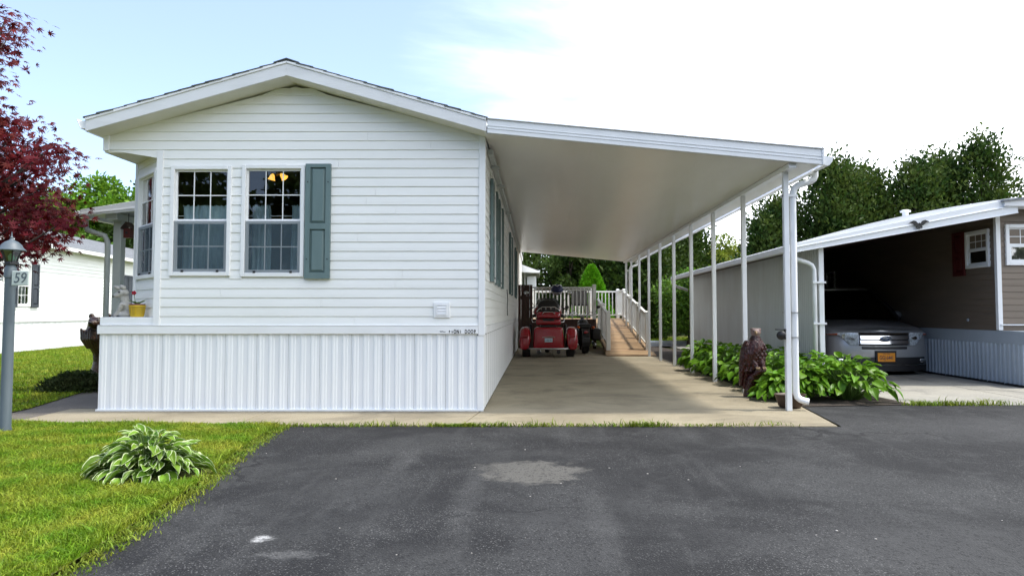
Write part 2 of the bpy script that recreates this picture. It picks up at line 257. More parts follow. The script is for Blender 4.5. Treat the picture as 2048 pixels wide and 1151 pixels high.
# ------------------------------------------------------------------ mesh helpers
ORG = {}
class MB:
    def __init__(s): s.v = []; s.f = []; s.m = []
    def add(s, vs, fs, mi=0):
        k = len(s.v); s.v += [tuple(v) for v in vs]; s.f += [tuple(i+k for i in f) for f in fs]; s.m += [mi]*len(fs); return s
    def box(s, x0, x1, y0, y1, z0, z1, mi=0):
        return s.add([(x0,y0,z0),(x1,y0,z0),(x1,y1,z0),(x0,y1,z0),(x0,y0,z1),(x1,y0,z1),(x1,y1,z1),(x0,y1,z1)],
              [(0,3,2,1),(4,5,6,7),(0,1,5,4),(1,2,6,5),(2,3,7,6),(3,0,4,7)], mi)
    def prism(s, poly, ax, a, b, mi=0):
        n = len(poly)
        def p(q, t): return {'x': (t, q[0], q[1]), 'y': (q[0], t, q[1]), 'z': (q[0], q[1], t)}[ax]
        vs = [p(q, a) for q in poly]+[p(q, b) for q in poly]
        return s.add(vs, [tuple(range(n))[::-1], tuple(range(n, 2*n))]+[(i, (i+1) % n, n+(i+1) % n, n+i) for i in range(n)], mi)
    def loft(s, rings, cap=True, mi=0, closed=True):
        n = len(rings[0]); vs = [p for r in rings for p in r]; fs = []
        for k in range(len(rings)-1):
            for i in range(n if closed else n-1):
                j = (i+1) % n; fs.append((k*n+i, k*n+j, (k+1)*n+j, (k+1)*n+i))
        if cap: fs += [tuple(range(n))[::-1], tuple(range((len(rings)-1)*n, len(rings)*n))]
        return s.add(vs, fs, mi)
    def tube(s, pts, r, n=8, mi=0):
        pts = [Vector(p) for p in pts]; rs = r if isinstance(r, (list, tuple)) else [r]*len(pts); rings = []
        ref = Vector((0, 0, 1)) if abs((pts[-1]-pts[0]).normalized().z) < 0.9 else Vector((1, 0, 0))
        for i, p in enumerate(pts):
            t = (pts[min(i+1, len(pts)-1)]-pts[max(i-1, 0)]).normalized(); a = t.cross(ref)
            if a.length < 1e-4: a = t.cross(Vector((0, 1, 0)))
            a.normalize(); b = t.cross(a)
            rings.append([p+(a*math.cos(2*math.pi*k/n)+b*math.sin(2*math.pi*k/n))*rs[i] for k in range(n)])
        return s.loft(rings, True, mi)
    def lathe(s, prof, cx=0, cy=0, n=16, mi=0, sy=1.0):
        return s.loft([[(cx+r*math.cos(2*math.pi*k/n), cy+sy*r*math.sin(2*math.pi*k/n), z) for k in range(n)] for r, z in prof], True, mi)
    def ell(s, c, r, n=12, m=8, rot=None, mi=0):
        rings = []
        for i in range(m+1):
            a = math.pi*(0.02+0.96*i/m)
            ring = []
            for k in range(n):
                v = Vector((r[0]*math.sin(a)*math.cos(2*math.pi*k/n), r[1]*math.sin(a)*math.sin(2*math.pi*k/n), -r[2]*math.cos(a)))
                if rot is not None: v = rot @ v
                ring.append(v+Vector(c))
            rings.append(ring)
        return s.loft(rings, True, mi)
    def mesh(s, name, mats, smooth=False, org=(0,0,0)):
        me = bpy.data.meshes.new(name)
        me.from_pydata([(v[0]-org[0], v[1]-org[1], v[2]-org[2]) for v in s.v], [], s.f)
        bm = bmesh.new(); bm.from_mesh(me); bmesh.ops.recalc_face_normals(bm, faces=bm.faces[:]); bm.to_mesh(me); bm.free()
        for mm in (mats if isinstance(mats, (list, tuple)) else [mats]): me.materials.append(X[mm] if isinstance(mm, str) else mm)
        me.polygons.foreach_set('material_index', s.m)
        if smooth: me.polygons.foreach_set('use_smooth', [True]*len(me.polygons))
        me.update(); return me
    def build(s, name, mats, parent=None, smooth=False, bevel=0.0, seg=2, sub=0, remesh=0.0, auto=False):
        org = ORG.get(parent.name, (0,0,0)) if parent else (0,0,0)
        me = s.mesh(name, mats, smooth or auto, org); o = bpy.data.objects.new(name, me); COL.objects.link(o)
        if parent: o.parent = parent; ORG[o.name] = org
        if remesh:
            q = o.modifiers.new('r', 'REMESH'); q.mode = 'VOXEL'; q.voxel_size = remesh; q.use_smooth_shade = True
            q = o.modifiers.new('s', 'SMOOTH'); q.iterations = 3
        if bevel:
            q = o.modifiers.new('b', 'BEVEL'); q.width = bevel; q.segments = seg; q.limit_method = 'ANGLE'; q.angle_limit = R(35)
        if sub:
            q = o.modifiers.new('u', 'SUBSURF'); q.levels = sub; q.render_levels = sub
        if auto:
            me.set_sharp_from_angle(angle=R(35))
        return o
def thing(name, label, cat, loc=(0,0,0), rz=0.0, group=None, local=False):
    o = bpy.data.objects.new(name, None); COL.objects.link(o); o.location = loc; o.rotation_euler = (0, 0, rz); o.empty_display_size = 0.1
    o['label'] = label; o['category'] = cat
    if group: o['group'] = group
    ORG[o.name] = (0,0,0) if local else tuple(loc)
    return o
def tag(o, label, cat=None, group=None, kind=None):
    o['label'] = label
    if cat: o['category'] = cat
    if group: o['group'] = group
    if kind: o['kind'] = kind
    return o
def struct(o): o['kind'] = 'structure'; return o
def link_mesh(name, me, parent=None, loc=(0,0,0), rot=None, scale=None):
    o = bpy.data.objects.new(name, me); COL.objects.link(o); o.location = loc
    if rot is not None:
        o.rotation_mode = 'QUATERNION'; o.rotation_quaternion = rot
    if scale is not None: o.scale = scale
    if parent: o.parent = parent; ORG[o.name] = (0,0,0)
    return o
def fast(name, V, F, mats, smooth=False, mi=None):
    V = np.asarray(V, dtype=np.float32); F = np.asarray(F, dtype=np.int32); k = F.shape[1]
    me = bpy.data.meshes.new(name); me.vertices.add(len(V)); me.vertices.foreach_set('co', V.ravel())
    me.loops.add(F.size); me.loops.foreach_set('vertex_index', F.ravel()); me.polygons.add(len(F))
    me.polygons.foreach_set('loop_start', np.arange(0, F.size, k, dtype=np.int32)); me.polygons.foreach_set('loop_total', np.full(len(F), k, dtype=np.int32))
    for mm in mats: me.materials.append(X[mm])
    me.update(calc_edges=True); return me
def text(name, body, size, mats, loc, rot, parent=None, depth=0.002, bold=0.0, sx=1.0, shear=0.0):
    cu = bpy.data.curves.new(name, 'FONT'); cu.body = body; cu.size = size; cu.extrude = depth; cu.align_x = 'CENTER'; cu.align_y = 'CENTER'; cu.offset = bold; cu.shear = shear
    t = bpy.data.objects.new(name+'_c', cu); COL.objects.link(t); bpy.context.view_layer.update()
    me = bpy.data.meshes.new_from_object(t.evaluated_get(bpy.context.evaluated_depsgraph_get())); bpy.data.objects.remove(t)
    me.materials.clear(); me.materials.append(X[mats]); me.name = name
    o = bpy.data.objects.new(name, me); COL.objects.link(o); org = ORG.get(parent.name, (0,0,0)) if parent else (0,0,0)
    o.location = Vector(loc)-Vector(org); o.rotation_euler = rot; o.scale = (sx, 1, 1)
    if parent: o.parent = parent
    return o
def lerp(a, b, t): return a+(b-a)*t

# ------------------------------------------------------------------ ground, drive, slabs
HY = 7.726                                  # front wall plane of the white home
g = MB(); g.add([(-300,-200,-0.06),(300,-200,-0.06),(300,400,-0.06),(-300,400,-0.06)], [(0,1,2,3)])
struct(g.build('ground', 'lawn'))
edge = [(-2.50,6.74),(-2.47,6.5),(-2.43,6.1),(-2.38,5.7),(-2.28,5.1),(-2.18,4.65),(-2.10,4.1),(-2.06,3.6),(-2.02,3.2),(-1.98,2.8),(-1.9,1.0),(-1.9,-4.0),(-40,-4.0),(-40,-12),(60,-12),(60,8.28),(3.6,8.28),(3.15,8.15),(2.98,6.74)]
def flat(name, poly, z, m):
    b = MB(); b.add([(x, y, z) for x, y in poly], [tuple(range(len(poly)))]); return struct(b.build(name, m))
flat('asphalt_driveway', edge, -0.012, 'asphalt')
# lawn sheets (blades are added later)
lawn_f = [(-12,-3.9),(-1.94,-3.9),(-1.95,1.0),(-2.02,2.8),(-2.06,3.2),(-2.10,3.6),(-2.14,4.1),(-2.22,4.65),(-2.32,5.1),(-2.42,5.7),(-2.47,6.1),(-2.50,6.5),(-2.52,6.70),(-5.32,6.86),(-12,7.4)]
flat('front_lawn', lawn_f, 0.006, 'lawn')
flat('side_lawn', [(-60,7.3),(-12,7.3),(-5.74,6.93),(-5.775,7.2),(-5.845,7.9),(-6.015,8.5),(-6.345,9.6),(-6.595,11),(-6.615,20),(-6.7,40),(-60,40)], 0.004, 'lawn')
# carport and walk slabs: separate pours with joints between them
slab = MB(); slab.box(-5.2, 2.85, 6.9, 22.0, -0.25, -0.035); slab_o = struct(slab.build('concrete_slab', 'soil'))
def pan(poly, z0=-0.20, z1=0.0, m='concrete', parent=None, name='slab_panel'):
    b = MB(); b.prism(poly, 'z', z0, z1); return b.build(name, m, parent or slab_o, bevel=0.008)
gp = 0.006
for poly in ([(-5.30,6.85),(-3.0+gp*-1,6.79),(-3.0-gp,7.9),(-4.9,7.9),(-5.36,7.9)],
             [(-3.0+gp,6.79),(-0.75-gp,6.76),(-0.62-gp,7.9),(-3.0+gp,7.9)],
             [(-0.75+gp,6.76),(2.93,6.72),(3.02,7.4),(3.10,8.05),(3.04,8.9),(3.0,12.4),(-0.62+gp,12.4),(-0.62+gp,7.9)],
             [(-0.62,12.4+2*gp),(3.0,12.4+2*gp),(3.02,16.2),(-0.62,16.2)],
             [(-0.62,16.2+2*gp),(0.42-gp,16.2+2*gp),(0.40-gp,22.2),(-0.62,22.2)],
             [(0.42+gp,16.2+2*gp),(3.02,16.2+2*gp),(3.05,22.2),(0.40+gp,22.2)]):
    pan(poly)
walk = MB(); walk.prism([(-5.30-2*gp,6.86),(-5.36-2*gp,7.95),(-5.0,7.95),(-5.0,20),(-6.62,20),(-6.60,11),(-6.35,9.6),(-6.02,8.5),(-5.85,7.9),(-5.78,7.2),(-5.74,6.95)], 'z', -0.2, -0.004)
struct(walk.build('side_walkway', 'path', bevel=0.01))
flat('hosta_bed', [(3.05,8.12),(4.55,8.3),(4.4,10.4),(4.33,19.5),(3.6,24),(3.04,22.5),(3.01,12.4),(3.05,8.9)], -0.004, 'mulch')
nslab = MB(); nslab.box(4.6, 12.5, 8.4, 24, -0.25, -0.06); ns_o = struct(nslab.build('neighbour_slab', 'soil'))
for x0, x1, y0, y1 in ((4.42,6.28,8.30,11.4),(6.295,9.2,8.30,11.4),(9.215,13,8.30,11.4),(4.40,6.28,11.415,24),(6.295,12.5,11.415,24)):
    pan([(x0,y0),(x1,y0),(x1,y1),(x0,y1)], -0.2, -0.006, 'concrete_n', ns_o)
flat('back_lawn', [(3.0,24.2),(30,24.2),(30,70),(-6.9,70),(-6.9,28),(3.0,28)], 0.0, 'lawn')
flat('gravel_strip', [(3.05,22.6),(9,22.6),(9,24.2),(3.0,24.2)], 0.004, 'pebble')

# ------------------------------------------------------------------ siding / skirting / window builders
def siding(parent, name, org, u, n, za, zb, h, holes, lim, m, over=0.006):
    """clapboard courses: every course is one piece; u = horizontal direction, n = outward"""
    org = Vector(org); u = Vector(u); n = Vector(n); z = za
    while z < zb-0.02:
        z1 = min(z+h, zb+0.03)
        segs = [lim(z), lim(z1)]
        a0, b0 = segs[0]; a1, b1 = segs[1]
        if b1 <= a1:
            c = 0.5*(a0+b0); a1 = b1 = c
        cuts = []
        for (ha, hb, hz0, hz1) in holes:
            ov = min(z1, hz1)-max(z, hz0)
            if ov > 0.5*h: cuts.append((ha, hb))
        cuts.sort(); parts = []; cur = None
        for ha, hb in cuts:
            parts.append((cur, ha)); cur = hb
        parts.append((cur, None))
        d = random.uniform(-0.0008, 0.0008)
        prof = [(0.003, z1+over), (0.006, z+0.78*h), (0.0105, z+0.38*h), (0.0128+d, z+0.10*h), (0.0138+d, z+0.003), (0.0122, z), (0.001, z+0.001)]
        sm = []
        for pa, pb in parts:
            la, lb_ = (a0 if pa is None else pa), (b0 if pb is None else pb)
            if lb_-la > 1.6 and random.random() < 0.45:
                xm = random.uniform(la+0.5, lb_-0.5); sm += [(pa, xm-0.0012), (xm+0.0012, pb)]
            else: sm.append((pa, pb))
        for pa, pb in sm:
            b = MB(); rings = []
            for o_, zz_ in prof:
                t = min(1.0, max(0.0, (zz_-z)/h))
                xa = lerp(a0, a1, t) if pa is None else pa; xb = lerp(b0, b1, t) if pb is None else pb
                if xb-xa < 0.004: xb = xa+0.004
                rings.append([org+u*xa+n*o_+Vector((0,0,zz_)), org+u*xb+n*o_+Vector((0,0,zz_))])
            L_ = [r[0] for r in rings]; R_ = [r[1] for r in rings]
            b.loft([L_, R_], True); b.build(name, m, parent)
        z += h
def skirting(parent, org, u, n, L, z0, z1, pw, ribs, m, d=0.009, seed=1):
    org = Vector(org); u = Vector(u); n = Vector(n); k = max(1, int(round(L/pw))); w = L/k; rr = random.Random(seed)
    for i in range(k):
        a = i*w+0.0015; prof = [(a, 0.0)]
        rw = (w-0.003)/ribs
        for j in range(ribs):
            x = a+j*rw; e = rr.uniform(-0.0015, 0.0015)
            prof += [(x+0.10*rw, 0.0), (x+0.20*rw, d+e), (x+0.34*rw, d+e), (x+0.44*rw, 0.004), (x+0.62*rw, 0.004), (x+0.70*rw, -0.003)]
        prof.append((a+w-0.003, -0.002))
        rings = [[org+u*x+n*o_+Vector((0,0,z)) for x, o_ in prof] for z in (z0, z1)]
        b = MB(); b.loft(rings, False, closed=False); b.build('skirting_panel', m, parent)
def window(parent, wloc, rz, w, h, rows=2, cols=3, split=0.5, trim=0.045, frame='trim', screen=True, glassm='glass', lower_muntins=True, name='window'):
    """double-hung window; local x along the wall, y inwards, origin at bottom centre of the outer trim"""
    b = MB(); T = trim
    for (x0,x1,z0,z1) in ((-w/2,-w/2+T,0,h),(w/2-T,w/2,0,h),(-w/2+T,w/2-T,h-T,h),(-w/2+T,w/2-T,0,T)):
        b.box(x0,x1,-0.032,0.06,z0,z1)
    me = b.mesh(name, frame); o = bpy.data.objects.new(name, me); COL.objects.link(o); o.parent = parent
    o.location = Vector(wloc)-Vector(ORG[parent.name]); o.rotation_euler = (0,0,rz); ORG[o.name] = (0,0,0)
    q = o.modifiers.new('b', 'BEVEL'); q.width = 0.004; q.segments = 1
    iw = w-2*T; zm = T+(h-2*T)*(1-split); s = 0.028
    def sash(z0, z1, y, sw, mm):
        c = MB()
        for (xa,xb,za,zb) in ((-iw/2,-iw/2+sw,z0,z1),(iw/2-sw,iw/2,z0,z1),(-iw/2+sw,iw/2-sw,z1-sw,z1),(-iw/2+sw,iw/2-sw,z0,z0+sw)): c.box(xa+0.001,xb-0.001 if xb==iw/2 else xb,y,y+0.026,za,zb)
        c.build('sash', mm, o)
        return (-iw/2+sw, iw/2-sw, z0+sw, z1-sw)
    up = sash(zm, h-T-0.001, 0.006, 0.020, frame); lo = sash(T+0.001, zm-0.001, -0.012, 0.034, frame)
    for (gx0,gx1,gz0,gz1), y, mun in ((up, 0.018, True), (lo, 0.002, lower_muntins)):
        r_, c_ = (rows, cols) if mun else (1, 1)
        for i in range(r_):
            for j in range(c_):
                c = MB(); xa, xb = lerp(gx0,gx1,j/c_), lerp(gx0,gx1,(j+1)/c_); za, zb = lerp(gz0,gz1,i/r_), lerp(gz0,gz1,(i+1)/r_)
                tl = random.uniform(-0.0008, 0.0008)
                c.add([(xa,y-tl,za),(xb,y+tl,za),(xb,y+tl,zb),(xa,y-tl,zb)], [(0,1,2,3)]); c.build('pane', glassm, o)
        if mun:
            for j in range(1, c_):
                c = MB(); xx = lerp(gx0,gx1,j/c_); c.box(xx-0.0055,xx+0.0055,y-0.007,y-0.002,gz0,gz1); c.build('muntin', frame, o)
            for i in range(1, r_):
                c = MB(); z_ = lerp(gz0,gz1,i/r_); c.box(gx0,gx1,y-0.008,y-0.0025,z_-0.0055,z_+0.0055); c.build('muntin', frame, o)
    if screen:
        c = MB(); c.add([(-iw/2,-0.018,T),(iw/2,-0.018,T),(iw/2,-0.018,zm-0.002),(-iw/2,-0.018,zm-0.002)], [(0,1,2,3)]); c.build('insect_screen', 'screen', o)
        for xx in (-0.32*iw, 0.34*iw):
            c = MB(); c.box(xx-0.013,xx+0.013,-0.034,-0.019,T-0.004,T+0.022); c.build('screen_latch', 'black', o)
    return o
def shutter(parent, loc, rz, w, h, m, name='shutter'):
    """raised-panel shutter, local like window()"""
    b = MB(); t = 0.036; sw = w*0.19; mid = 0.43*h
    for (x0,x1,z0,z1) in ((-w/2,-w/2+sw,0,h),(w/2-sw,w/2,0,h),(-w/2+sw,w/2-sw,h-sw*0.75,h),(-w/2+sw,w/2-sw,0,sw*1.3),(-w/2+sw,w/2-sw,mid,mid+sw*1.2)): b.box(x0,x1,-t,0.0,z0,z1)
    b.box(-w/2+0.01,w/2-0.01,-0.012,0.002,0.01,h-0.01)
    me = b.mesh(name, m); o = bpy.data.objects.new(name, me); COL.objects.link(o); o.parent = parent
    o.location = Vector(loc)-Vector(ORG[parent.name]); o.rotation_euler = (0,0,rz); ORG[o.name] = (0,0,0)
    for z0, z1 in ((sw*1.3, mid), (mid+sw*1.2, h-sw*0.75)):
        c = MB(); x0, x1 = -w/2+sw, w/2-sw; i = 0.024; g_ = 0.007
        c.loft([[(x0+g_,-0.013,z0+g_),(x1-g_,-0.013,z0+g_),(x1-g_,-0.013,z1-g_),(x0+g_,-0.013,z1-g_)],[(x0+g_+i,-0.031,z0+g_+i),(x1-g_-i,-0.031,z0+g_+i),(x1-g_-i,-0.031,z1-g_-i),(x0+g_+i,-0.031,z1-g_-i)]], True); c.build('raised_panel', m, o)
    for xx in (-w/2+sw*0.5, w/2-sw*0.5):
        for z_ in (0.17*h, 0.84*h):
            c = MB(); c.box(xx-0.006,xx+0.006,-t-0.004,-t+0.001,z_-0.006,z_+0.006); c.build('screw', 'black', o)
    return o

# ------------------------------------------------------------------ the white home
XL, XR, XB = -4.945, -0.605, -4.325       # left side, right side, left end of the front wall (cut corner begins)
HB = 26.0                                 # back end
home = thing('mobile_home', 'white single-storey gabled mobile home with ribbed skirting and carport on its right', 'house', (-2.775, HY, 0))
Zs, h_ = 0.955, 0.1053                    # first siding course, course height
apx, apz, slope = -2.775, 3.70, 0.262
def lim_front(z):
    hw = (apz-z)/slope
    a = max(XL+0.0 if z >= 2.94 else XB, apx-hw); b = min(XR, apx+hw); return (a, b)
w1 = (-4.172, -3.480, 1.515, 2.772); w2 = (-3.362, -2.645, 1.505, 2.782)
# backing wall with the two openings
b = MB(); y0, y1 = HY+0.002, HY+0.09
b.box(XB, w1[0]+0.03, y0, y1, 0.86, 2.94); b.box(w1[1]-0.03, w2[0]+0.03, y0, y1, 0.86, 2.94); b.box(w2[1]-0.03, XR-0.002, y0, y1, 0.86, 2.94)
for w in (w1, w2): b.box(w[0]+0.03, w[1]-0.03, y0, y1, 0.86, w[2]+0.03); b.box(w[0]+0.03, w[1]-0.03, y0, y1, w[3]-0.03, 2.94)
b.prism([(XL,2.9405),(XR-0.002,2.9405),(XR-0.002,3.13),(apx,3.69),(XL,3.13)], 'y', y0, y1)
front = b.build('front_wall', 'siding', home)
siding(front, 'siding_board', (0, HY, 0), (1,0,0), (0,-1,0), Zs, 3.62, h_, [(w1[0]+0.01,w1[1]-0.01,w1[2],w1[3]),(w2[0]+0.01,w2[1]-0.01,w2[2],w2[3])], lambda z: (lim_front(z)[0]+(0.055 if z < 2.94 else 0.05), lim_front(z)[1]-0.055), 'siding')
b = MB(); b.box(XR-0.062, XR+0.012, HY-0.024, HY+0.05, 0.845, 3.13); b.build('corner_trim', 'trim', home, bevel=0.004)
b = MB(); b.box(XB-0.012, XB+0.060, HY-0.024, HY+0.04, 0.948, 2.942); b.build('corner_trim', 'trim', home, bevel=0.004)
b = MB(); b.box(XL-0.01, XL+0.055, HY-0.022, HY+0.04, 2.944, 3.14); b.build('corner_trim', 'trim', home, bevel=0.003)
# bottom band and skirting
b = MB(); b.box(XL-0.012, XR-0.064, HY-0.030, HY+0.001, 0.862, 0.952); b.build('base_band', 'trim', home, bevel=0.004)
b = MB(); b.box(XL-0.004, XR-0.063, HY-0.034, HY+0.001, 0.9525, 0.962); b.build('drip_strip', 'trim', home, bevel=0.002)
skb = MB(); skb.box(XL+0.01, XR-0.012, HY+0.02, HB, 0.0, 0.86); sk = skb.build('skirting', 'soil', home)
skirting(sk, (XL, HY+0.004, 0), (1,0,0), (0,-1,0), XR-XL-0.075, 0.012, 0.864, 0.36, 3, 'skirt', seed=4)
b = MB(); b.box(XL-0.012, XR, HY-0.022, HY+0.006, -0.001, 0.020); b.build('skirting_rail', 'trim', sk, bevel=0.003)
b = MB(); b.box(XR-0.075, XR, HY-0.012, HY+0.02, 0.02, 0.846); b.build('corner_post', 'trim', sk, bevel=0.003)
skirting(sk, (XR-0.003, HY+0.02, 0), (0,1,0), (1,0,0), 15.9, 0.012, 0.85, 0.40, 2, 'skirt', d=0.004, seed=6)
skirting(sk, (XL, HB, 0), (0,-1,0), (-1,0,0), HB-HY, 0.012, 0.864, 0.9, 3, 'skirt', seed=9)
# porch ledge in the cut corner
b = MB(); b.prism([(XL,HY-0.004),(XB-0.014,HY-0.004),(XB-0.014,HY+0.05),(XL+0.02,HY+0.62),(XL,HY+0.62)], 'z', 0.963, 1.050); b.build('corner_ledge', 'trim', home, bevel=0.006)
# cut-corner wall with its window
t = 0.595; cu, cn_ = Vector((-1,1,0)).normalized(), Vector((-1,-1,0)).normalized()
b = MB(); cl = t*math.sqrt(2)
P0 = Vector((XB, HY+0.02, 0))
def cbox(b, a0, a1, o0, o1, z0, z1):
    vs = []
    for z in (z0, z1):
        for a, o_ in ((a0,o0),(a1,o0),(a1,o1),(a0,o1)): vs.append(P0+cu*a+cn_*o_+Vector((0,0,z)))
    b.add(vs, [(0,1,2,3),(4,5,6,7),(0,1,5,4),(1,2,6,5),(2,3,7,6),(3,0,4,7)])
wa0, wa1, wz0, wz1 = 0.055, 0.745, 1.50, 2.76
cbox(b, 0.0, wa0+0.03, -0.09, -0.002, 1.051, 2.94); cbox(b, wa1-0.03, cl, -0.09, -0.002, 1.051, 2.94); cbox(b, wa0+0.03, wa1-0.03, -0.09, -0.002, 1.051, wz0+0.03); cbox(b, wa0+0.03, wa1-0.03, -0.09, -0.002, wz1-0.03, 2.94)
cw = b.build('corner_wall', 'siding', home)
siding(cw, 'siding_board', P0, cu, cn_, 1.055, 2.90, h_, [(wa0+0.01,wa1-0.01,wz0,wz1)], lambda z: (0.03, cl-0.05), 'siding')
b = MB(); cbox(b, cl-0.06, cl+0.012, -0.04, 0.022, 1.051, 2.94); b.build('corner_trim', 'trim', home, bevel=0.003)
wc = P0+cu*0.5*(wa0+wa1); window(home, (wc.x, wc.y, wz0), math.atan2(-cu.y, -cu.x), wa1-wa0, wz1-wz0)
# soffit under the overhanging corner of the gable
b = MB(); b.prism([(XL,HY-0.002),(XB-0.014,HY-0.002),(XB-0.014,HY+0.05),(XL,HY+0.66)], 'z', 2.925, 2.943); b.build('corner_soffit', 'soffit', home)
for k in range(1, 5):
    pass
# left side wall
b = MB(); b.box(XL+0.002, XL+0.1, HY+0.60, HB, 0.87, 3.14); lw = b.build('left_wall', 'siding', home)
siding(lw, 'siding_board', (XL+0.002, HB, 0), (0,-1,0), (-1,0,0), 0.955, 3.1, h_, [], lambda z: (0, HB-HY-0.64), 'siding')
# right side wall under the carport
b = MB(); b.box(XR-0.1, XR-0.002, HY+0.09, HB, 0.87, 3.14); rw = b.build('right_wall', 'siding', home)
RS = [(8.80, 9.40), (10.35, 10.95), (14.5, 15.2), (17.9, 18.5)]
siding(rw, 'siding_board', (XR-0.002, HY, 0), (0,1,0), (1,0,0), 0.955, 3.12, h_, [(a-HY+0.01, b_-HY-0.01, 1.51, 2.75) for a, b_ in RS], lambda z: (0.055, HB-HY), 'siding')
b = MB(); b.box(XR, XR+0.022, HY+0.052, 22.5, 0.862, 0.952); b.build('base_band', 'fascia', home, bevel=0.003)
for a, c_ in RS:
    window(home, (XR, 0.5*(a+c_), 1.51), R(90), c_-a, 1.24)
    for s_, yy in ((-1, a-0.16), (1, c_+0.16)): shutter(home, (XR+0.016, yy, 1.49), R(90), 0.29, 1.29, 'shutter')
b = MB(); b.box(XR+0.018, XR+0.075, 8.0, 21.5, 2.965, 3.03)
for yy in (8.6, 9.9, 12.6): b.box(XR+0.017, XR+0.12, yy, yy+0.12, 2.93, 2.964)
b.build('wall_conduit', 'greypost', home, bevel=0.004)
b = MB(); b.tube([(XR+0.02,13.1,1.55),(XR+0.03,13.15,1.35),(XR+0.02,13.2,1.2),(XR+0.03,13.12,1.05)], 0.008, 6); b.build('wall_cable', 'black', home)
# front windows, shutter, vent, lettering
window(home, (0.5*(w1[0]+w1[1]), HY, w1[2]), 0, w1[1]-w1[0], w1[3]-w1[2])
window(home, (0.5*(w2[0]+w2[1]), HY, w2[2]), 0, w2[1]-w2[0], w2[3]-w2[2])
shutter(home, (-2.489, HY-0.014, 1.482), 0, 0.285, 1.306, 'shutter')
b = MB(); vx, vz = -1.08, 1.132
b.box(vx-0.092, vx+0.092, HY-0.030, HY, vz-0.088, vz+0.088)
vent = b.build('wall_vent', 'trim', home, bevel=0.006)
for (x0,x1,z0,z1) in ((-0.062,0.062,0.05,0.062),(-0.062,0.062,-0.062,-0.05),(-0.062,-0.050,-0.05,0.05),(0.050,0.062,-0.05,0.05)):
    c = MB(); c.box(vx+x0,vx+x1,HY-0.040,HY-0.031,vz+z0,vz+z1); c.build('vent_frame', 'trim', vent, bevel=0.002)
for k in range(3):
    c = MB(); z_ = vz-0.033+k*0.033; c.add([(vx-0.049,HY-0.031,z_+0.015),(vx+0.049,HY-0.031,z_+0.015),(vx+0.049,HY-0.042,z_-0.013),(vx-0.049,HY-0.042,z_-0.013)], [(0,1,2,3)]); c.build('vent_louvre', 'trim', vent)
fl = lambda s_, x, w_=0.06: text('lettering', s_, w_, 'print', (x, HY-0.031, 0.886), (R(90),0,0), home, 0.0008, 0.0022, sx=0.62)
xs = -0.990
for ch, sz, dx in (('P', 0.038, 0.031), ('h', 0.034, 0.030), ('O', 0.060, 0.034), ('N', 0.060, 0.030), ('I', 0.045, 0.060), ('D', 0.060, 0.034), ('O', 0.060, 0.034), ('O', 0.060, 0.034), ('R', 0.060, 0.034)):
    fl(ch, xs, sz); xs += dx
b = MB(); b.tube([(-1.10,HY-0.031,0.893),(-1.085,HY-0.031,0.888),(-1.07,HY-0.031,0.891),(-1.05,HY-0.031,0.886),(-1.03,HY-0.031,0.888)], [0.003,0.005,0.004,0.003,0.002], 5); b.build('lettering', 'print', home)
# interior room behind the front windows
b = MB(); b.add([(XB+0.01,HY+0.095,0.95),(XR-0.11,HY+0.095,0.95),(XR-0.11,12,0.95),(XL+0.12,12,0.95),(XL+0.12,HY+0.75,0.95),
                 (XB+0.01,HY+0.095,3.0),(XR-0.11,HY+0.095,3.0),(XR-0.11,12,3.0),(XL+0.12,12,3.0),(XL+0.12,HY+0.75,3.0)], [(0,1,2,3,4),(5,6,7,8,9),(1,2,7,6),(2,3,8,7),(3,4,9,8)]); b.build('interior_room', 'room', home)
# roof: rakes, soffits, shingle courses
YF = 7.436; eL, eR = -4.985, -0.565; rs = 0.290; rz_ = 3.885
def rzt(x): return rz_-rs*abs(x-apx)
for s_, e in ((-1, eL), (1, eR)):
    b = MB(); b.prism([(apx,rzt(apx)),(e,rzt(e)),(e,rzt(e)-0.150),(apx,rzt(apx)-0.165)], 'y', YF, YF+0.022); rake = b.build('rake_board', 'fascia', home, bevel=0.003)
    b = MB(); b.prism([(apx,rzt(apx)+0.002),(e,rzt(e)+0.002),(e,rzt(e)-0.028),(apx,rzt(apx)-0.028)], 'y', YF-0.012, YF-0.001); b.build('drip_edge', 'trim', home, bevel=0.002)
    b = MB(); b.prism([(apx,rzt(apx)-0.150),(e,rzt(e)-0.135),(e,rzt(e)-0.150),(apx,rzt(apx)-0.165)], 'y', YF+0.0225, HY+0.12); b.build('rake_soffit', 'soffit', home)
    b = MB(); b.prism([(apx,rzt(apx)-0.003),(e,rzt(e)-0.003),(e,rzt(e)-0.02),(apx,rzt(apx)-0.02)], 'y', YF+0.024, HB+0.3); deck = b.build('roof_deck', 'soffit', home)
    nC = 15; run = abs(e-apx)+0.02
    for k in range(nC):
        xa = apx+s_*run*(1-k/nC); xb = apx+s_*run*(1-(k+1.25)/nC)
        if (xb-apx)*s_ < 0: xb = apx
        za, zb = rzt(xa)+0.014, rzt(xb)+0.006; fr = YF-0.018+random.uniform(-0.006, 0.006)
        c = MB(); j0 = random.uniform(-0.004, 0.006)
        c.prism([(xa,za+j0),(xb,zb),(xb,zb-0.012),(xa,za-0.012)], 'y', fr, HB+0.3); c.build('shingle_course', 'shingle', deck)
b = MB(); b.prism([(apx-0.14,rzt(apx-0.14)+0.020),(apx,rz_+0.026),(apx+0.14,rzt(apx+0.14)+0.020),(apx+0.14,rzt(apx+0.14)+0.008),(apx,rz_+0.014),(apx-0.14,rzt(apx-0.14)+0.008)], 'y', YF-0.02, HB+0.3); b.build('ridge_cap', 'shingle', home)
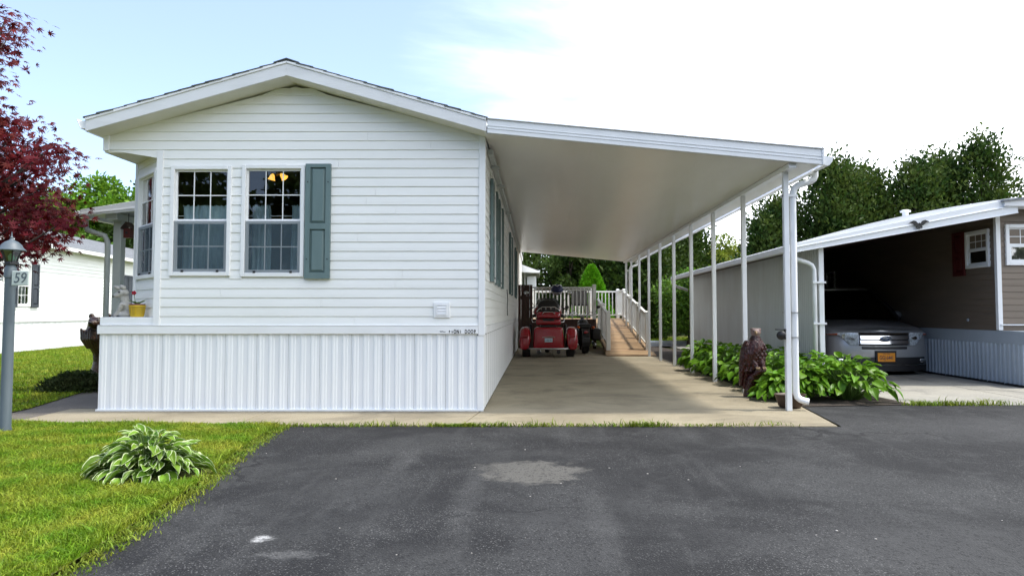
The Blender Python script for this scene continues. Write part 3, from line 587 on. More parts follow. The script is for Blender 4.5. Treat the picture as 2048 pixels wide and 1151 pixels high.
# eave fascia, left gutter, eave soffits
for e, s_ in ((eL, 1), (eR, -1)):
    b = MB(); zt = rzt(e); b.box(min(e,e+s_*0.02), max(e,e+s_*0.02), YF+0.023, HB+0.3, zt-0.15, zt-0.004); b.build('eave_fascia', 'trim', home)
b = MB(); b.box(eL+0.02, XL, HY+0.1, HB, 3.10, 3.115); b.build('eave_soffit', 'soffit', home)
b = MB(); gz = rzt(eL)
b.prism([(eL-0.002,gz-0.02),(eL-0.002,gz-0.11),(eL-0.075,gz-0.11),(eL-0.115,gz-0.02),(eL-0.125,gz-0.008),(eL-0.11,gz-0.006),(eL-0.10,gz-0.03),(eL-0.07,gz-0.10),(eL-0.012,gz-0.10),(eL-0.012,gz-0.02)], 'y', YF+0.03, HB); b.build('gutter', 'trim', home)
b = MB(); b.prism([(eL-0.012,gz-0.02),(eL-0.012,gz-0.10),(eL-0.07,gz-0.10),(eL-0.10,gz-0.03)], 'y', YF+0.034, YF+0.038); b.build('gutter_cap', 'trim', home)
# curtains and ceiling lamp inside
def curtain(label, x0, x1, ztop, zbot, y, folds, seed):
    rr = random.Random(seed); n = folds*8; b = MB(); rows = [ztop+0.035, ztop+0.01, ztop-0.02, ztop-0.3, 0.5*(ztop+zbot), zbot]
    rings = []
    for k, z in enumerate(rows):
        ring = []
        for i in range(n+1):
            t_ = i/n; amp = (0.022, 0.016, 0.010, 0.017, 0.018, 0.020)[k]
            ring.append((lerp(x0,x1,t_)+0.006*math.sin(i*1.7+k), y+amp*math.sin(2*math.pi*folds*t_+0.5*k+rr.uniform(-0.3,0.3)), z+(rr.uniform(-0.012,0.014) if k == 0 else 0)))
        rings.append(ring)
    b.loft(rings, False, closed=False); return tag(b.build('curtain', 'curtain', smooth=True), label, 'curtain')
curtain('pale ruffled curtain filling the lower part of the left front window', -4.10, -3.50, 2.300, 1.53, HY+0.125, 9, 1)
curtain('narrow pale curtain at the left side of the window beside the shutter', -3.30, -3.085, 2.300, 1.53, HY+0.125, 4, 2)
curtain('narrow pale curtain at the right side of the window beside the shutter', -2.845, -2.66, 2.302, 1.53, HY+0.125, 3, 3)
b = MB(); b.tube([(-4.2,HY+0.16,2.22),(-2.62,HY+0.16,2.22)], 0.006, 6); tag(b.build('curtain_rod', 'trim'), 'thin white rod across the dark front windows', 'curtain rod')
lamp = thing('ceiling_lamp', 'lit ceiling lamp with two amber glass shades behind the right front window', 'lamp', (-3.36, 8.75, 2.98))
b = MB(); b.lathe([(0.07,2.99),(0.07,2.95),(0.02,2.93)], -3.36, 8.75, 12); b.tube([(-3.36,8.75,2.95),(-3.36,8.75,2.86)], 0.012, 8); b.build('canopy', 'brass', lamp, smooth=True)
for dx, tilt in ((-0.085, -0.25), (0.095, 0.75)):
    b = MB(); rot = Matrix.Rotation(-tilt, 3, 'Y'); base = Vector((-3.36+dx*0.55, 8.72, 2.885)); rings = []
    for r_, d_ in ((0.012,0.0),(0.025,0.018),(0.033,0.042),(0.037,0.06),(0.049,0.08)):
        rings.append([base+rot @ Vector((r_*math.cos(a*math.pi/6), r_*math.sin(a*math.pi/6), -d_)) for a in range(12)])
    b.loft(rings, False); b.build('glass_shade', 'amber', lamp, smooth=True)
    b = MB(); b.tube([(-3.36,8.75,2.88), base], 0.008, 6); b.build('arm', 'brass', lamp)

# ------------------------------------------------------------------ carport
cp = thing('carport', 'long white aluminium carport roof on slim posts against the white home', 'carport', (2.83, HY, 0))
CB = 22.1; PX = 2.83
def cz(x): return 3.085-0.0955*(x-XR)                     # underside height
xs_ = [XR+0.03, 0.62, 1.85, 3.12]
for k in range(3):
    a, c_ = xs_[k], xs_[k+1]-0.0008
    b = MB(); b.prism([(a,cz(a)),(c_,cz(c_)),(c_,cz(c_)+0.06),(a,cz(a)+0.06)], 'y', YF+0.06, CB-0.03); b.build('roof_pan', 'pan', cp)
b = MB(); b.prism([(eR+0.012,cz(eR)-0.004),(3.150,cz(3.15)-0.004),(3.150,cz(3.15)+0.168),(eR+0.012,cz(eR)+0.150)], 'y', YF-0.004, YF+0.04); fa = b.build('front_fascia', 'carport_white', cp, bevel=0.004)
for dz in (0.048, 0.083):
    b = MB(); b.prism([(eR+0.014,cz(eR)+dz*0.9),(3.148,cz(3.15)+dz),(3.148,cz(3.15)+dz+0.008),(eR+0.014,cz(eR)+dz*0.9+0.007)], 'y', YF-0.010, YF-0.0045); b.build('fascia_rib', 'carport_white', fa, bevel=0.002)
b = MB(); b.prism([(eR+0.014,cz(eR)+0.151),(3.155,cz(3.15)+0.169),(3.155,cz(3.15)+0.180),(eR+0.014,cz(eR)+0.160)], 'y', YF-0.022, YF+0.06); b.build('fascia_cap', 'fascia', fa)
b = MB(); b.box(3.128, 3.152, YF-0.014, YF-0.0045, cz(3.15)-0.006, cz(3.15)+0.168); b.build('corner_cap', 'carport_white', cp, bevel=0.002)
b = MB(); b.prism([(XR+0.02,cz(XR)-0.003),(3.12,cz(3.12)-0.003),(3.12,cz(3.12)+0.12),(XR+0.02,cz(XR)+0.12)], 'y', CB-0.025, CB+0.03); b.build('back_fascia', 'carport_white', cp)
b = MB(); b.prism([(XR+0.02,cz(0)+0.13),(3.15,cz(3.15)+0.1),(3.15,cz(3.15)+0.12),(XR+0.02,cz(0)+0.15)], 'y', YF+0.062, CB-0.03); b.build('roof_top', 'carport_white', cp)
gz = cz(3.15)
b = MB(); b.prism([(3.153,gz-0.012),(3.205,gz-0.012),(3.240,gz+0.03),(3.255,gz+0.075),(3.268,gz+0.088),(3.258,gz+0.095),(3.240,gz+0.072),(3.225,gz+0.035),(3.20,gz+0.0),(3.153,gz+0.0)], 'y', YF, CB); b.build('gutter', 'carport_white', cp)
b = MB(); b.prism([(3.156,gz-0.011),(3.205,gz-0.011),(3.240,gz+0.03),(3.255,gz+0.078),(3.156,gz+0.094)], 'y', YF-0.003, YF-0.0005); b.build('gutter_cap', 'carport_white', cp)
b = MB(); b.box(PX-0.045, PX+0.045, YF+0.06, CB-0.04, cz(PX)-0.055, cz(PX)-0.003); b.build('post_beam', 'carport_white', cp, bevel=0.004)
posts = [7.74+1.602*k for k in range(9)]+[21.75]
for y in posts:
    b = MB(); b.box(PX-0.030, PX+0.030, y-0.030, y+0.030, 0.0, cz(PX)-0.057); b.build('post', 'carport_white', cp, bevel=0.006)
def downspout(y, zb_, foot=True):
    b = MB(); z0 = gz-0.01; ctrl = [(3.185,y,z0+0.02),(3.185,y,z0-0.05),(3.17,y,z0-0.085),(3.14,y,z0-0.11),(3.06,y,z0-0.135),(2.985,y,z0-0.16),(2.945,y,z0-0.195),(2.930,y,z0-0.25),(2.925,y,z0-0.35),(2.925,y,zb_+0.28)]
    if foot: ctrl += [(2.927,y,zb_+0.20),(2.940,y-0.005,zb_+0.15),(2.970,y-0.015,zb_+0.122),(3.02,y-0.03,zb_+0.105),(3.055,y-0.04,zb_+0.10)]
    b.tube(ctrl, 0.038, 14); d = b.build('downspout', 'carport_white', cp, smooth=True)
    for z in (2.42, 1.10, 0.82):
        c = MB(); c.box(2.80, 2.967, y-0.043, y+0.043, z, z+(0.028 if z > 2 else 0.007)); c.build('strap', 'carport_white' if z > 2 else 'steel', d)
downspout(7.775, 0.0); downspout(21.60, 0.9, False)
b = MB(); b.lathe([(0.052,0.0),(0.052,0.07),(0.03,0.085)], 0,0,12)
sl = thing('clamp_light', 'small black spotlight clamped to the front carport post', 'lamp', (2.77, 7.72, 0.80))
b = MB(); b.box(2.69, 2.799, 7.69, 7.75, 0.905, 0.918); b.box(2.785, 2.799, 7.70, 7.74, 0.80, 0.904); b.build('bracket', 'black', sl, bevel=0.003)
b = MB(); b.tube([(2.77,7.72,0.855),(2.755,7.70,0.853),(2.725,7.66,0.845)], [0.025,0.045,0.05], 12); b.build('lamp_head', 'blackplastic', sl, smooth=True)

# ------------------------------------------------------------------ small things by the carport
pot = thing('planter_bowl', 'empty brown oval planter bowl behind the front carport post', 'planter', (2.93, 7.93, 0))
b = MB(); b.loft([[(2.93+rx*math.cos(a*math.pi/12), 7.97+0.75*rx*math.sin(a*math.pi/12), z) for a in range(24)] for rx, z in ((0.11,0.0),(0.135,0.03),(0.165,0.12),(0.18,0.155),(0.185,0.16),(0.172,0.16),(0.16,0.13),(0.13,0.06))]); b.build('bowl', 'potbrown', pot, smooth=True)
b = MB(); b.lathe([(0.140,0.085),(0.01,0.09)], 2.93, 7.97, 16, sy=0.75); b.build('soil', 'soil', pot)

eg = thing('eagle_statue', 'maroon carved eagle statue with pale head perched among the green hostas', 'statue', (2.835, 9.02, 0))
def ring(c, rx, ry, n=14, yaw=0.0, tx=0.0):
    c = Vector(c); return [c+Vector((rx*math.cos(a)*math.cos(yaw)-ry*math.sin(a)*math.sin(yaw), rx*math.cos(a)*math.sin(yaw)+ry*math.sin(a)*math.cos(yaw), tx*math.cos(a))) for a in [2*math.pi*k/n for k in range(n)]]
ex, ey = 2.835, 9.02
b = MB()
b.loft([ring((ex-0.10,ey+0.03,0.10),0.04,0.03),ring((ex-0.095,ey+0.03,0.25),0.065,0.045),ring((ex-0.07,ey+0.02,0.36),0.095,0.07),ring((ex-0.035,ey,0.46),0.125,0.10),ring((ex-0.01,ey-0.01,0.56),0.14,0.115),ring((ex+0.012,ey-0.02,0.64),0.128,0.108),ring((ex+0.02,ey-0.025,0.71),0.105,0.092),ring((ex+0.025,ey-0.03,0.76),0.072,0.068),ring((ex+0.028,ey-0.035,0.80),0.055,0.055)])
b.loft([ring((ex-0.16,ey+0.02,0.14),0.018,0.03),ring((ex-0.15,ey+0.01,0.32),0.035,0.06),ring((ex-0.13,ey,0.50),0.045,0.09),ring((ex-0.11,ey-0.01,0.64),0.045,0.085),ring((ex-0.07,ey-0.02,0.735),0.04,0.06)])   # folded wings
b.loft([ring((ex+0.06,ey-0.01,0.40),0.02,0.03),ring((ex+0.095,ey-0.01,0.48),0.04,0.06),ring((ex+0.115,ey-0.01,0.57),0.045,0.08),ring((ex+0.115,ey-0.02,0.66),0.042,0.075),ring((ex+0.085,ey-0.025,0.735),0.036,0.05)])
for zz_ in range(9):
    for q_ in range(5): b.ell((ex-0.10+0.055*q_+0.02*(zz_ % 2)-0.06*max(0,(4-zz_)/4), ey-0.105+0.012*abs(q_-2)+0.04*max(0,(4-zz_)/4), 0.34+0.042*zz_), (0.026,0.016,0.03), 8, 5)
for s_ in (-1, 1): b.tube([(ex+0.03+0.05*s_,ey-0.06,0.47),(ex+0.055+0.045*s_,ey-0.09,0.41),(ex+0.06+0.04*s_,ey-0.11,0.37)], [0.05,0.035,0.03], 10)
b.build('body', 'eagle', eg, remesh=0.007)
b = MB(); b.ell((ex+0.03,ey-0.035,0.845),(0.068,0.070,0.052),14,10); b.box(ex-0.028,ex+0.088,ey-0.082,ey+0.02,0.872,0.896); b.tube([(ex+0.03,ey-0.035,0.82),(ex+0.028,ey-0.03,0.775)], [0.055,0.05], 12); b.build('head', 'eaglehead', eg, remesh=0.008)
b = MB(); b.tube([(ex+0.015,ey-0.085,0.845),(ex+0.008,ey-0.125,0.843),(ex+0.004,ey-0.142,0.825),(ex+0.004,ey-0.140,0.805)], [0.022,0.018,0.011,0.003], 10); b.build('beak', 'beak', eg, smooth=True)
for s_ in (-1, 1):
    b = MB(); b.ell((ex+0.022+0.034*s_,ey-0.086,0.862),(0.010,0.008,0.008),8,6); b.build('eye', 'black', eg, smooth=True)
b = MB(); b.loft([ring((ex-0.03,ey+0.02,-0.01),0.10,0.09),ring((ex-0.03,ey+0.01,0.12),0.085,0.075),ring((ex-0.005,ey-0.02,0.26),0.085,0.075),ring((ex+0.07,ey-0.07,0.34),0.08,0.08),ring((ex+0.07,ey-0.08,0.38),0.05,0.05)])
for k in range(6):
    a = k*1.05; b.ell((ex+0.07+0.055*math.cos(a),ey-0.10+0.03*math.sin(a),0.36+0.02*math.sin(2*a)),(0.022,0.02,0.03),8,6)
b.build('perch', 'eagle', eg, remesh=0.010)
for s_ in (-1, 1):
    for k in range(3):
        b = MB(); x0 = ex+0.06+0.042*s_+(k-1)*0.017; b.tube([(x0,ey-0.12,0.39),(x0,ey-0.155,0.385),(x0,ey-0.165,0.36)], [0.009,0.008,0.003], 6); b.build('talon', 'beak', eg, smooth=True)

bx, by = -7.40, 11.5
be = thing('bear_carving', 'dark varnished bear carving on a wood stump beside the skirting corner', 'carving', (bx, by, 0))
b = MB()
b.loft([ring((bx+0.06,by,0.0),0.17,0.16),ring((bx+0.05,by,0.10),0.13,0.13),ring((bx+0.06,by,0.28),0.10,0.10),ring((bx+0.06,by,0.42),0.11,0.11),ring((bx+0.05,by-0.02,0.52),0.15,0.14),ring((bx+0.03,by-0.02,0.64),0.19,0.17),ring((bx+0.02,by-0.02,0.78),0.19,0.16),ring((bx+0.04,by-0.03,0.88),0.17,0.15),ring((bx+0.05,by-0.03,0.98),0.165,0.14),ring((bx+0.05,by-0.03,1.03),0.13,0.11)])
b.ell((bx+0.06,by-0.19,0.92),(0.085,0.10,0.07)); b.ell((bx-0.09,by-0.02,1.04),(0.05,0.035,0.05)); b.ell((bx+0.20,by-0.02,1.04),(0.05,0.035,0.05))
for k in range(9): b.tube([(bx-0.18+0.05*k,by-0.19+0.012*abs(k-4),0.84-0.02*(k % 3)),(bx-0.15+0.045*k,by-0.20+0.012*abs(k-4),0.66),(bx-0.06+0.03*k,by-0.15,0.50)], [0.02,0.03,0.012], 6)
b.build('body', 'bear', be, remesh=0.011)
b = MB(); b.ell((bx+0.06,by-0.285,0.935),(0.03,0.02,0.022)); b.build('nose', 'black', be, smooth=True)
for s_ in (-1, 1):
    b = MB(); b.ell((bx+0.055+0.07*s_,by-0.185,0.985),(0.015,0.012,0.015),8,6); b.build('eye', 'black', be, smooth=True)

# donkey figurine and flower pot on the corner ledge
LZ = 1.052; dx, dy = -4.775, HY+0.13
dk = thing('donkey_figurine', 'pale grey plaster donkey foal figurine sitting on the corner ledge', 'figurine', (dx, dy, LZ))
b = MB()
b.loft([ring((dx+0.085,dy+0.03,LZ+0.0),0.075,0.075),ring((dx+0.080,dy+0.03,LZ+0.05),0.082,0.075),ring((dx+0.06,dy+0.02,LZ+0.11),0.066,0.064),ring((dx+0.035,dy+0.01,LZ+0.165),0.055,0.054),ring((dx+0.022,dy,LZ+0.205),0.046,0.046),ring((dx+0.02,dy,LZ+0.25),0.044,0.044)])
b.ell((dx+0.012,dy-0.01,LZ+0.275),(0.060,0.055,0.052)); b.tube([(dx-0.01,dy-0.02,LZ+0.265),(dx-0.045,dy-0.04,LZ+0.245),(dx-0.066,dy-0.05,LZ+0.238)], [0.045,0.032,0.022], 10)
for oy in (-0.035, 0.045): b.tube([(dx+0.03,dy+oy-0.01,LZ+0.15),(dx+0.0,dy+oy-0.02,LZ+0.08),(dx-0.035,dy+oy-0.025,LZ+0.03),(dx-0.055,dy+oy-0.028,LZ+0.015)], [0.036,0.027,0.022,0.022], 10)
b.ell((dx+0.06,dy-0.05,LZ+0.03),(0.075,0.035,0.03))
b.build('body', 'donkey', dk, remesh=0.007)
for (p0, p1, w_) in (((dx+0.0,dy-0.02,LZ+0.315),(dx-0.085,dy-0.045,LZ+0.355),0.024),((dx+0.045,dy-0.02,LZ+0.315),(dx+0.0,dy-0.055,LZ+0.365),0.026)):
    b = MB(); P_, Q_ = Vector(p0), Vector(p1); b.tube([P_, lerp(P_,Q_,0.35), lerp(P_,Q_,0.7), Q_], [0.014,w_,w_*0.8,0.004], 10); b.build('ear', 'donkey', dk, smooth=True)
b = MB(); b.ell((dx-0.072,dy-0.055,LZ+0.238),(0.016,0.02,0.017)); b.build('muzzle', 'donkeydark', dk, smooth=True)
b = MB(); b.ell((dx-0.005,dy-0.062,LZ+0.285),(0.012,0.008,0.010)); b.build('eye', 'black', dk, smooth=True)
for oy in (-0.035, 0.045):
    b = MB(); b.ell((dx-0.062,dy+oy-0.028,LZ+0.013),(0.022,0.02,0.014)); b.build('hoof', 'donkeydark', dk, smooth=True)
fx, fy = -4.585, HY+0.10
fp = thing('flower_pot', 'yellow flower pot with purple rim and one red bloom on the corner ledge', 'flower pot', (fx, fy, LZ))
b = MB(); b.lathe([(0.062,LZ),(0.066,LZ+0.005),(0.083,LZ+0.118),(0.089,LZ+0.120),(0.089,LZ+0.134),(0.076,LZ+0.134),(0.070,LZ+0.115)], fx, fy, 20); b.build('pot', 'yellow', fp, smooth=True)
for k in range(10):
    a = k*math.pi/5; b = MB(); b.tube([(fx+0.066*math.cos(a),fy+0.066*math.sin(a),LZ+0.01),(fx+0.082*math.cos(a),fy+0.082*math.sin(a),LZ+0.11)], 0.004, 5); b.build('pot_rib', 'yellow', fp)
b = MB(); b.lathe([(0.080,LZ+0.1345),(0.082,LZ+0.150),(0.070,LZ+0.150),(0.01,LZ+0.142)], fx, fy, 20); b.build('rim', 'purple', fp, smooth=True)

# ------------------------------------------------------------------ left porch roof, post, downspout, birdhouse
pr = thing('side_porch', 'small porch roof with grey post on the left side of the white home', 'porch', (-5.5, 9.3, 0))
def pz(x): return 2.665-0.145*(x+4.95)*-1 if False else 2.665+0.145*(x+4.95)
px0 = -6.20
b = MB(); b.prism([(px0,pz(px0)),(XL-0.03,pz(XL)),(XL-0.03,pz(XL)-0.05),(px0,pz(px0)-0.05)], 'y', 9.25, 14.0); b.build('roof_sheet', 'carport_white', pr)
b = MB(); b.prism([(px0,pz(px0)+0.012),(XL-0.03,pz(XL)+0.03),(XL-0.03,pz(XL)-0.145),(px0,pz(px0)-0.075)], 'y', 9.20, 9.245); b.build('front_fascia', 'carport_white', pr, bevel=0.004)
b = MB(); b.prism([(px0-0.002,pz(px0)-0.04),(XL-0.03,pz(XL)-0.09),(XL-0.03,pz(XL)-0.105),(px0-0.002,pz(px0)-0.055)], 'y', 9.190, 9.1995); b.build('fascia_rib', 'carport_white', pr)
b = MB(); b.box(px0-0.09, px0-0.004, 9.2, 14.0, pz(px0)-0.085, pz(px0)-0.005); b.build('gutter', 'carport_white', pr, bevel=0.01)
b = MB(); b.box(-5.90, -5.79, 9.45, 9.56, 0, pz(-6)-0.06); b.build('post', 'greypost', pr, bevel=0.006)
b = MB(); b.box(-6.04, -5.93, 12.9, 13.01, 0, pz(-6)-0.06); b.build('post', 'greypost', pr, bevel=0.006)
b = MB(); b.box(-5.92, -5.76, 9.3, 13.9, pz(-6)-0.14, pz(-6)-0.055); b.build('beam', 'greypost', pr)
b = MB(); b.tube([(px0-0.05,9.4,2.42),(px0-0.05,9.4,2.30),(px0-0.03,9.4,2.24),(-5.98,9.4,2.16),(-5.945,9.4,2.08),(-5.94,9.4,2.0),(-5.94,9.4,0.2)], 0.036, 10); b.build('downspout', 'greypost', pr, smooth=True)
bh = thing('birdhouse', 'tiny dark red birdhouse hanging under the side porch roof', 'birdhouse', (-5.66, 9.4, 2.13))
b = MB(); b.box(-5.705,-5.615,9.36,9.45,2.13,2.26); b.build('box', 'shutter_red', bh)
b = MB(); b.prism([(-5.73,2.25),(-5.66,2.335),(-5.59,2.25),(-5.59,2.262),(-5.66,2.350),(-5.73,2.262)], 'y', 9.33, 9.48); b.build('roof', 'brownwood', bh)
b = MB(); b.tube([(-5.66,9.358,2.20),(-5.66,9.352,2.20)], 0.018, 10); b.build('entrance_hole', 'black', bh)
b = MB(); b.tube([(-5.66,9.4,2.345),(-5.66,9.4,2.47)], 0.004, 5); b.build('hook', 'black', bh)

# ------------------------------------------------------------------ lamp post with house number
lx, ly = -4.895, 6.33
lp = thing('lamp_post', 'grey blue lamp post with lantern and number 59 sign on the front lawn', 'lamp post', (lx, ly, 0))
b = MB(); b.lathe([(0.052,-0.02),(0.052,0.03),(0.046,0.05),(0.043,1.40),(0.043,1.42),(0.050,1.425),(0.050,1.495),(0.040,1.53),(0.033,1.545)], lx, ly, 20); b.build('pole', 'lamp_post', lp, auto=True)
b = MB(); b.lathe([(0.056,1.546),(0.056,1.556),(0.048,1.575)], lx, ly, 6); b.build('lantern_base', 'black', lp)
for k in range(6):
    a0, a1 = k*math.pi/3+0.26, (k+1)*math.pi/3+0.26; r0, r1 = 0.046, 0.082
    c = MB(); c.add([(lx+r0*math.cos(a0),ly+r0*math.sin(a0),1.575),(lx+r0*math.cos(a1),ly+r0*math.sin(a1),1.575),(lx+r1*math.cos(a1),ly+r1*math.sin(a1),1.675),(lx+r1*math.cos(a0),ly+r1*math.sin(a0),1.675)], [(0,1,2,3)]); c.build('lantern_pane', 'bottlegreen', lp)
    c = MB(); c.tube([(lx+r0*math.cos(a0),ly+r0*math.sin(a0),1.57),(lx+r1*math.cos(a0),ly+r1*math.sin(a0),1.68)], 0.006, 6); c.build('lantern_bar', 'black', lp)
b = MB(); b.lathe([(0.112,1.676),(0.114,1.682),(0.095,1.70),(0.078,1.733),(0.052,1.758),(0.02,1.775),(0.012,1.79),(0.016,1.797),(0.006,1.81),(0.004,1.85)], lx, ly, 12); b.build('lantern_roof', 'lamp_post', lp, auto=True)
b = MB(); b.lathe([(0.018,1.575),(0.024,1.60),(0.024,1.625),(0.012,1.65)], lx, ly, 10); b.build('bulb', 'trim', lp, smooth=True)
b = MB(); b.box(lx+0.045, lx+0.200, ly-0.046, ly-0.030, 1.350, 1.485); sg = b.build('number_sign', 'sign', lp, bevel=0.006)
text('number', '59', 0.135, 'lamp_post', (lx+0.122, ly-0.0475, 1.417), (R(90),0,0), sg, 0.0012, 0.0, 0.88, 0.18)
b = MB(); b.tube([(lx-0.044,ly-0.03,1.41),(lx-0.055,ly-0.04,1.41)], 0.012, 8); b.build('photocell', 'sign', lp)

# ------------------------------------------------------------------ neighbouring home on the left
nl = thing('neighbour_home', 'white clapboard mobile home with dark shutters beyond the side lawn', 'house', (-14.2, 18.1, 0), R(8.9), local=True)
nl.location.x = -14.2
ya, yb = -7.0, 13.5
b = MB(); b.box(-4.6, -0.004, ya, yb, 0.0, 3.12); nw = b.build('wall', 'siding', nl)
NW = (0.62, 1.27, 1.27, 2.47)
siding(nw, 'siding_board', (0,0,0), (0,1,0), (1,0,0), 0.95, 3.06, 0.112, [(NW[0]+0.01,NW[1]-0.01,NW[2],NW[3])], lambda z: (ya, yb), 'siding')
skirting(nw, (0.0, ya, 0), (0,1,0), (1,0,0), yb-ya, 0.03, 0.84, 1.2, 4, 'skirt', seed=21)
b = MB(); b.box(0.0, 0.03, ya, yb, 0.842, 0.948); b.build('base_band', 'trim', nl)
b = MB(); b.box(0.0, 0.05, ya, yb, -0.02, 0.028); b.build('footing', 'path', nl)
window(nl, (0.0, 0.945, 1.27), R(90), 0.65, 1.20, screen=False, glassm='glassdim')
for yy in (0.43, 1.46, 7.75, 7.30): shutter(nl, (0.016, yy, 1.25), R(90), 0.36, 1.24, 'shutter_dark')
b = MB(); b.prism([(0.30,3.06),(-2.3,3.97),(-4.9,3.06),(-4.9,3.0),(0.30,3.0)], 'y', ya-0.25, yb+0.25); rf = b.build('roof_deck', 'trim', nl)
for s_ in (1, -1):
    for k in range(14):
        xa = -2.3+s_*2.62*(1-k/14); xb = -2.3+s_*2.62*max(0, 1-(k+1.2)/14); zf = lambda x: 4.02-0.350*abs(x+2.3)
        c = MB(); c.prism([(xa,zf(xa)+0.014),(xb,zf(xb)+0.004),(xb,zf(xb)-0.03),(xa,zf(xa)-0.01)], 'y', ya-0.28, yb+0.28); c.build('shingle_course', 'shingle_light', rf)
b = MB(); b.box(0.30, 0.33, ya-0.25, yb+0.25, 2.98, 3.09); b.build('eave_fascia', 'trim', nl)
b = MB(); b.tube([(-0.9,3.3,3.4),(-0.9,3.3,3.95)], 0.035, 8); b.build('vent_pipe', 'black', nl)

# ------------------------------------------------------------------ neighbouring carport and home on the right
rc = thing('neighbour_carport', 'white roofed carport with corrugated metal side wall over the silver car', 'carport', (4.35, 10.4, 0))
CY, RX0, RX1 = 10.35, 3.90, 7.33
def qt(x): return 2.146+(x-RX0)*0.2085
def qb(x): return 2.010+(x-RX0)*0.1772
b = MB(); b.prism([(RX0,qb(RX0)),(RX1,qb(RX1)),(RX1,qt(RX1)),(RX0,qt(RX0))], 'y', CY, CY+0.05); nf = b.build('front_fascia', 'carport_white', rc, bevel=0.004)
b = MB(); b.prism([(RX0,lerp(qb(RX0),qt(RX0),0.52)),(RX1,lerp(qb(RX1),qt(RX1),0.47)),(RX1,lerp(qb(RX1),qt(RX1),0.54)),(RX0,lerp(qb(RX0),qt(RX0),0.62))], 'y', CY-0.018, CY-0.0005); b.build('fascia_rib', 'carport_white', nf, bevel=0.004)
b = MB(); b.prism([(RX0,qb(RX0)),(RX1,qb(RX1)),(RX1,qb(RX1)+0.012),(RX0,qb(RX0)+0.012)], 'y', CY-0.016, CY-0.0005); b.build('fascia_lip', 'carport_white', nf, bevel=0.003)
b = MB(); n_ = 12; top = [(lerp(RX0,RX1,i/n_), qt(lerp(RX0,RX1,i/n_))+0.075*math.sin(math.pi*i/n_)+0.004) for i in range(n_+1)]
b.prism(top+[(RX1,qt(RX1)-0.03),(RX0,qt(RX0)-0.03)], 'y', CY+0.06, 19.6); b.build('roof_sheet', 'fascia', rc)
b = MB(); b.prism([(RX0+0.02,qb(RX0)+0.02),(7.18,qb(7.18)+0.02),(7.18,qb(7.18)+0.05),(RX0+0.02,qb(RX0)+0.05)], 'y', CY+0.052, 19.6); b.build('roof_pan', 'brownwood', rc)  # underside coloured dark brown to deepen the shade below this roof
b = MB(); b.box(RX0-0.075, RX0-0.003, CY, 19.6, qb(RX0)+0.015, qt(RX0)-0.02); b.build('gutter', 'fascia', rc, bevel=0.012)
WX, WY0, WY1 = 4.35, 10.60, 19.2
nrib = 108; pitch = (WY1-WY0)/nrib; per = 12
for k in range(0, nrib, per):          # corrugated sheets, nine of them
    prof = []
    for j in range(per*6+1):
        y = WY0+k*pitch+j*pitch/6; prof.append((WX-0.016*(0.5-0.5*math.cos(2*math.pi*j/6))-(0.002 if (k//per) % 2 else 0), y))
    rings = [[(x, y, z) for x, y in prof] for z in (-0.02, qb(WX)+0.02)]
    b = MB(); b.loft(rings, False, closed=False); b.build('corrugated_sheet', 'corr', rc, smooth=True)
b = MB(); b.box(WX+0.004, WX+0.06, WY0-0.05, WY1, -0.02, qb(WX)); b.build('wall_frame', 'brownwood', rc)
b = MB(); b.box(WX-0.02, WX+0.055, WY0-0.12, WY0-0.052, -0.02, qb(WX)+0.015); b.build('front_post', 'carport_white', rc, bevel=0.004)
b = MB(); b.tube([(RX0-0.04,10.5,2.06),(RX0-0.04,10.5,1.98),(RX0+0.0,10.5,1.95),(4.16,10.5,1.87),(4.23,10.5,1.83),(4.26,10.5,1.76),(4.262,10.5,1.65),(4.262,10.5,0.1)], 0.036, 10); nd = b.build('downspout', 'carport_white', rc, smooth=True)
for z in (1.55, 0.92):
    c = MB(); c.box(4.22, 4.42, 10.44, 10.475, z, z+0.03); c.build('strap', 'carport_white', nd)
b = MB(); b.tube([(RX0-0.04,19.5,2.05),(RX0-0.03,19.5,1.92),(RX0+0.1,19.5,1.84),(4.3,19.5,1.74)], 0.035, 8); b.build('downspout', 'carport_white', rc, smooth=True)
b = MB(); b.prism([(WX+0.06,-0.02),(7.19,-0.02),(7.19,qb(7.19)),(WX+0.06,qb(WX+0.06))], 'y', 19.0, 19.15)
b.build('added_dark_back', 'brownwood', rc)  # dark closure added across the open back so the carport interior stays dark
b = MB(); b.tube([(6.45,11.9,2.5),(6.45,11.9,2.86)], 0.05, 10); b.lathe([(0.085,2.86),(0.085,2.885),(0.04,2.90)], 6.45, 11.9, 12); b.build('roof_vent', 'fascia', rc)
em = MB(); exx, ezz = 5.80, 2.44
wing = [(0.0,-0.018),(0.018,0.012),(0.05,0.040),(0.085,0.048),(0.135,0.028),(0.142,0.020),(0.112,0.020),(0.085,0.006),(0.06,-0.010),(0.035,-0.018),(0.045,-0.035),(0.030,-0.048),(0.012,-0.040),(0.0,-0.052)]
wing = [(x*1.05, z*1.3) for x, z in wing]
poly = [(exx+x, ezz+z+0.06*x) for x, z in wing]+[(exx-x, ezz+z-0.06*x) for x, z in wing[-2:0:-1]]
em.prism(poly, 'y', CY-0.040, CY-0.020); em.ell((exx+0.002,CY-0.03,ezz+0.008),(0.016,0.012,0.02),8,6)
tag(em.build('eagle_emblem', 'black'), 'black spread-wing eagle emblem mounted on the right carport fascia', 'emblem')

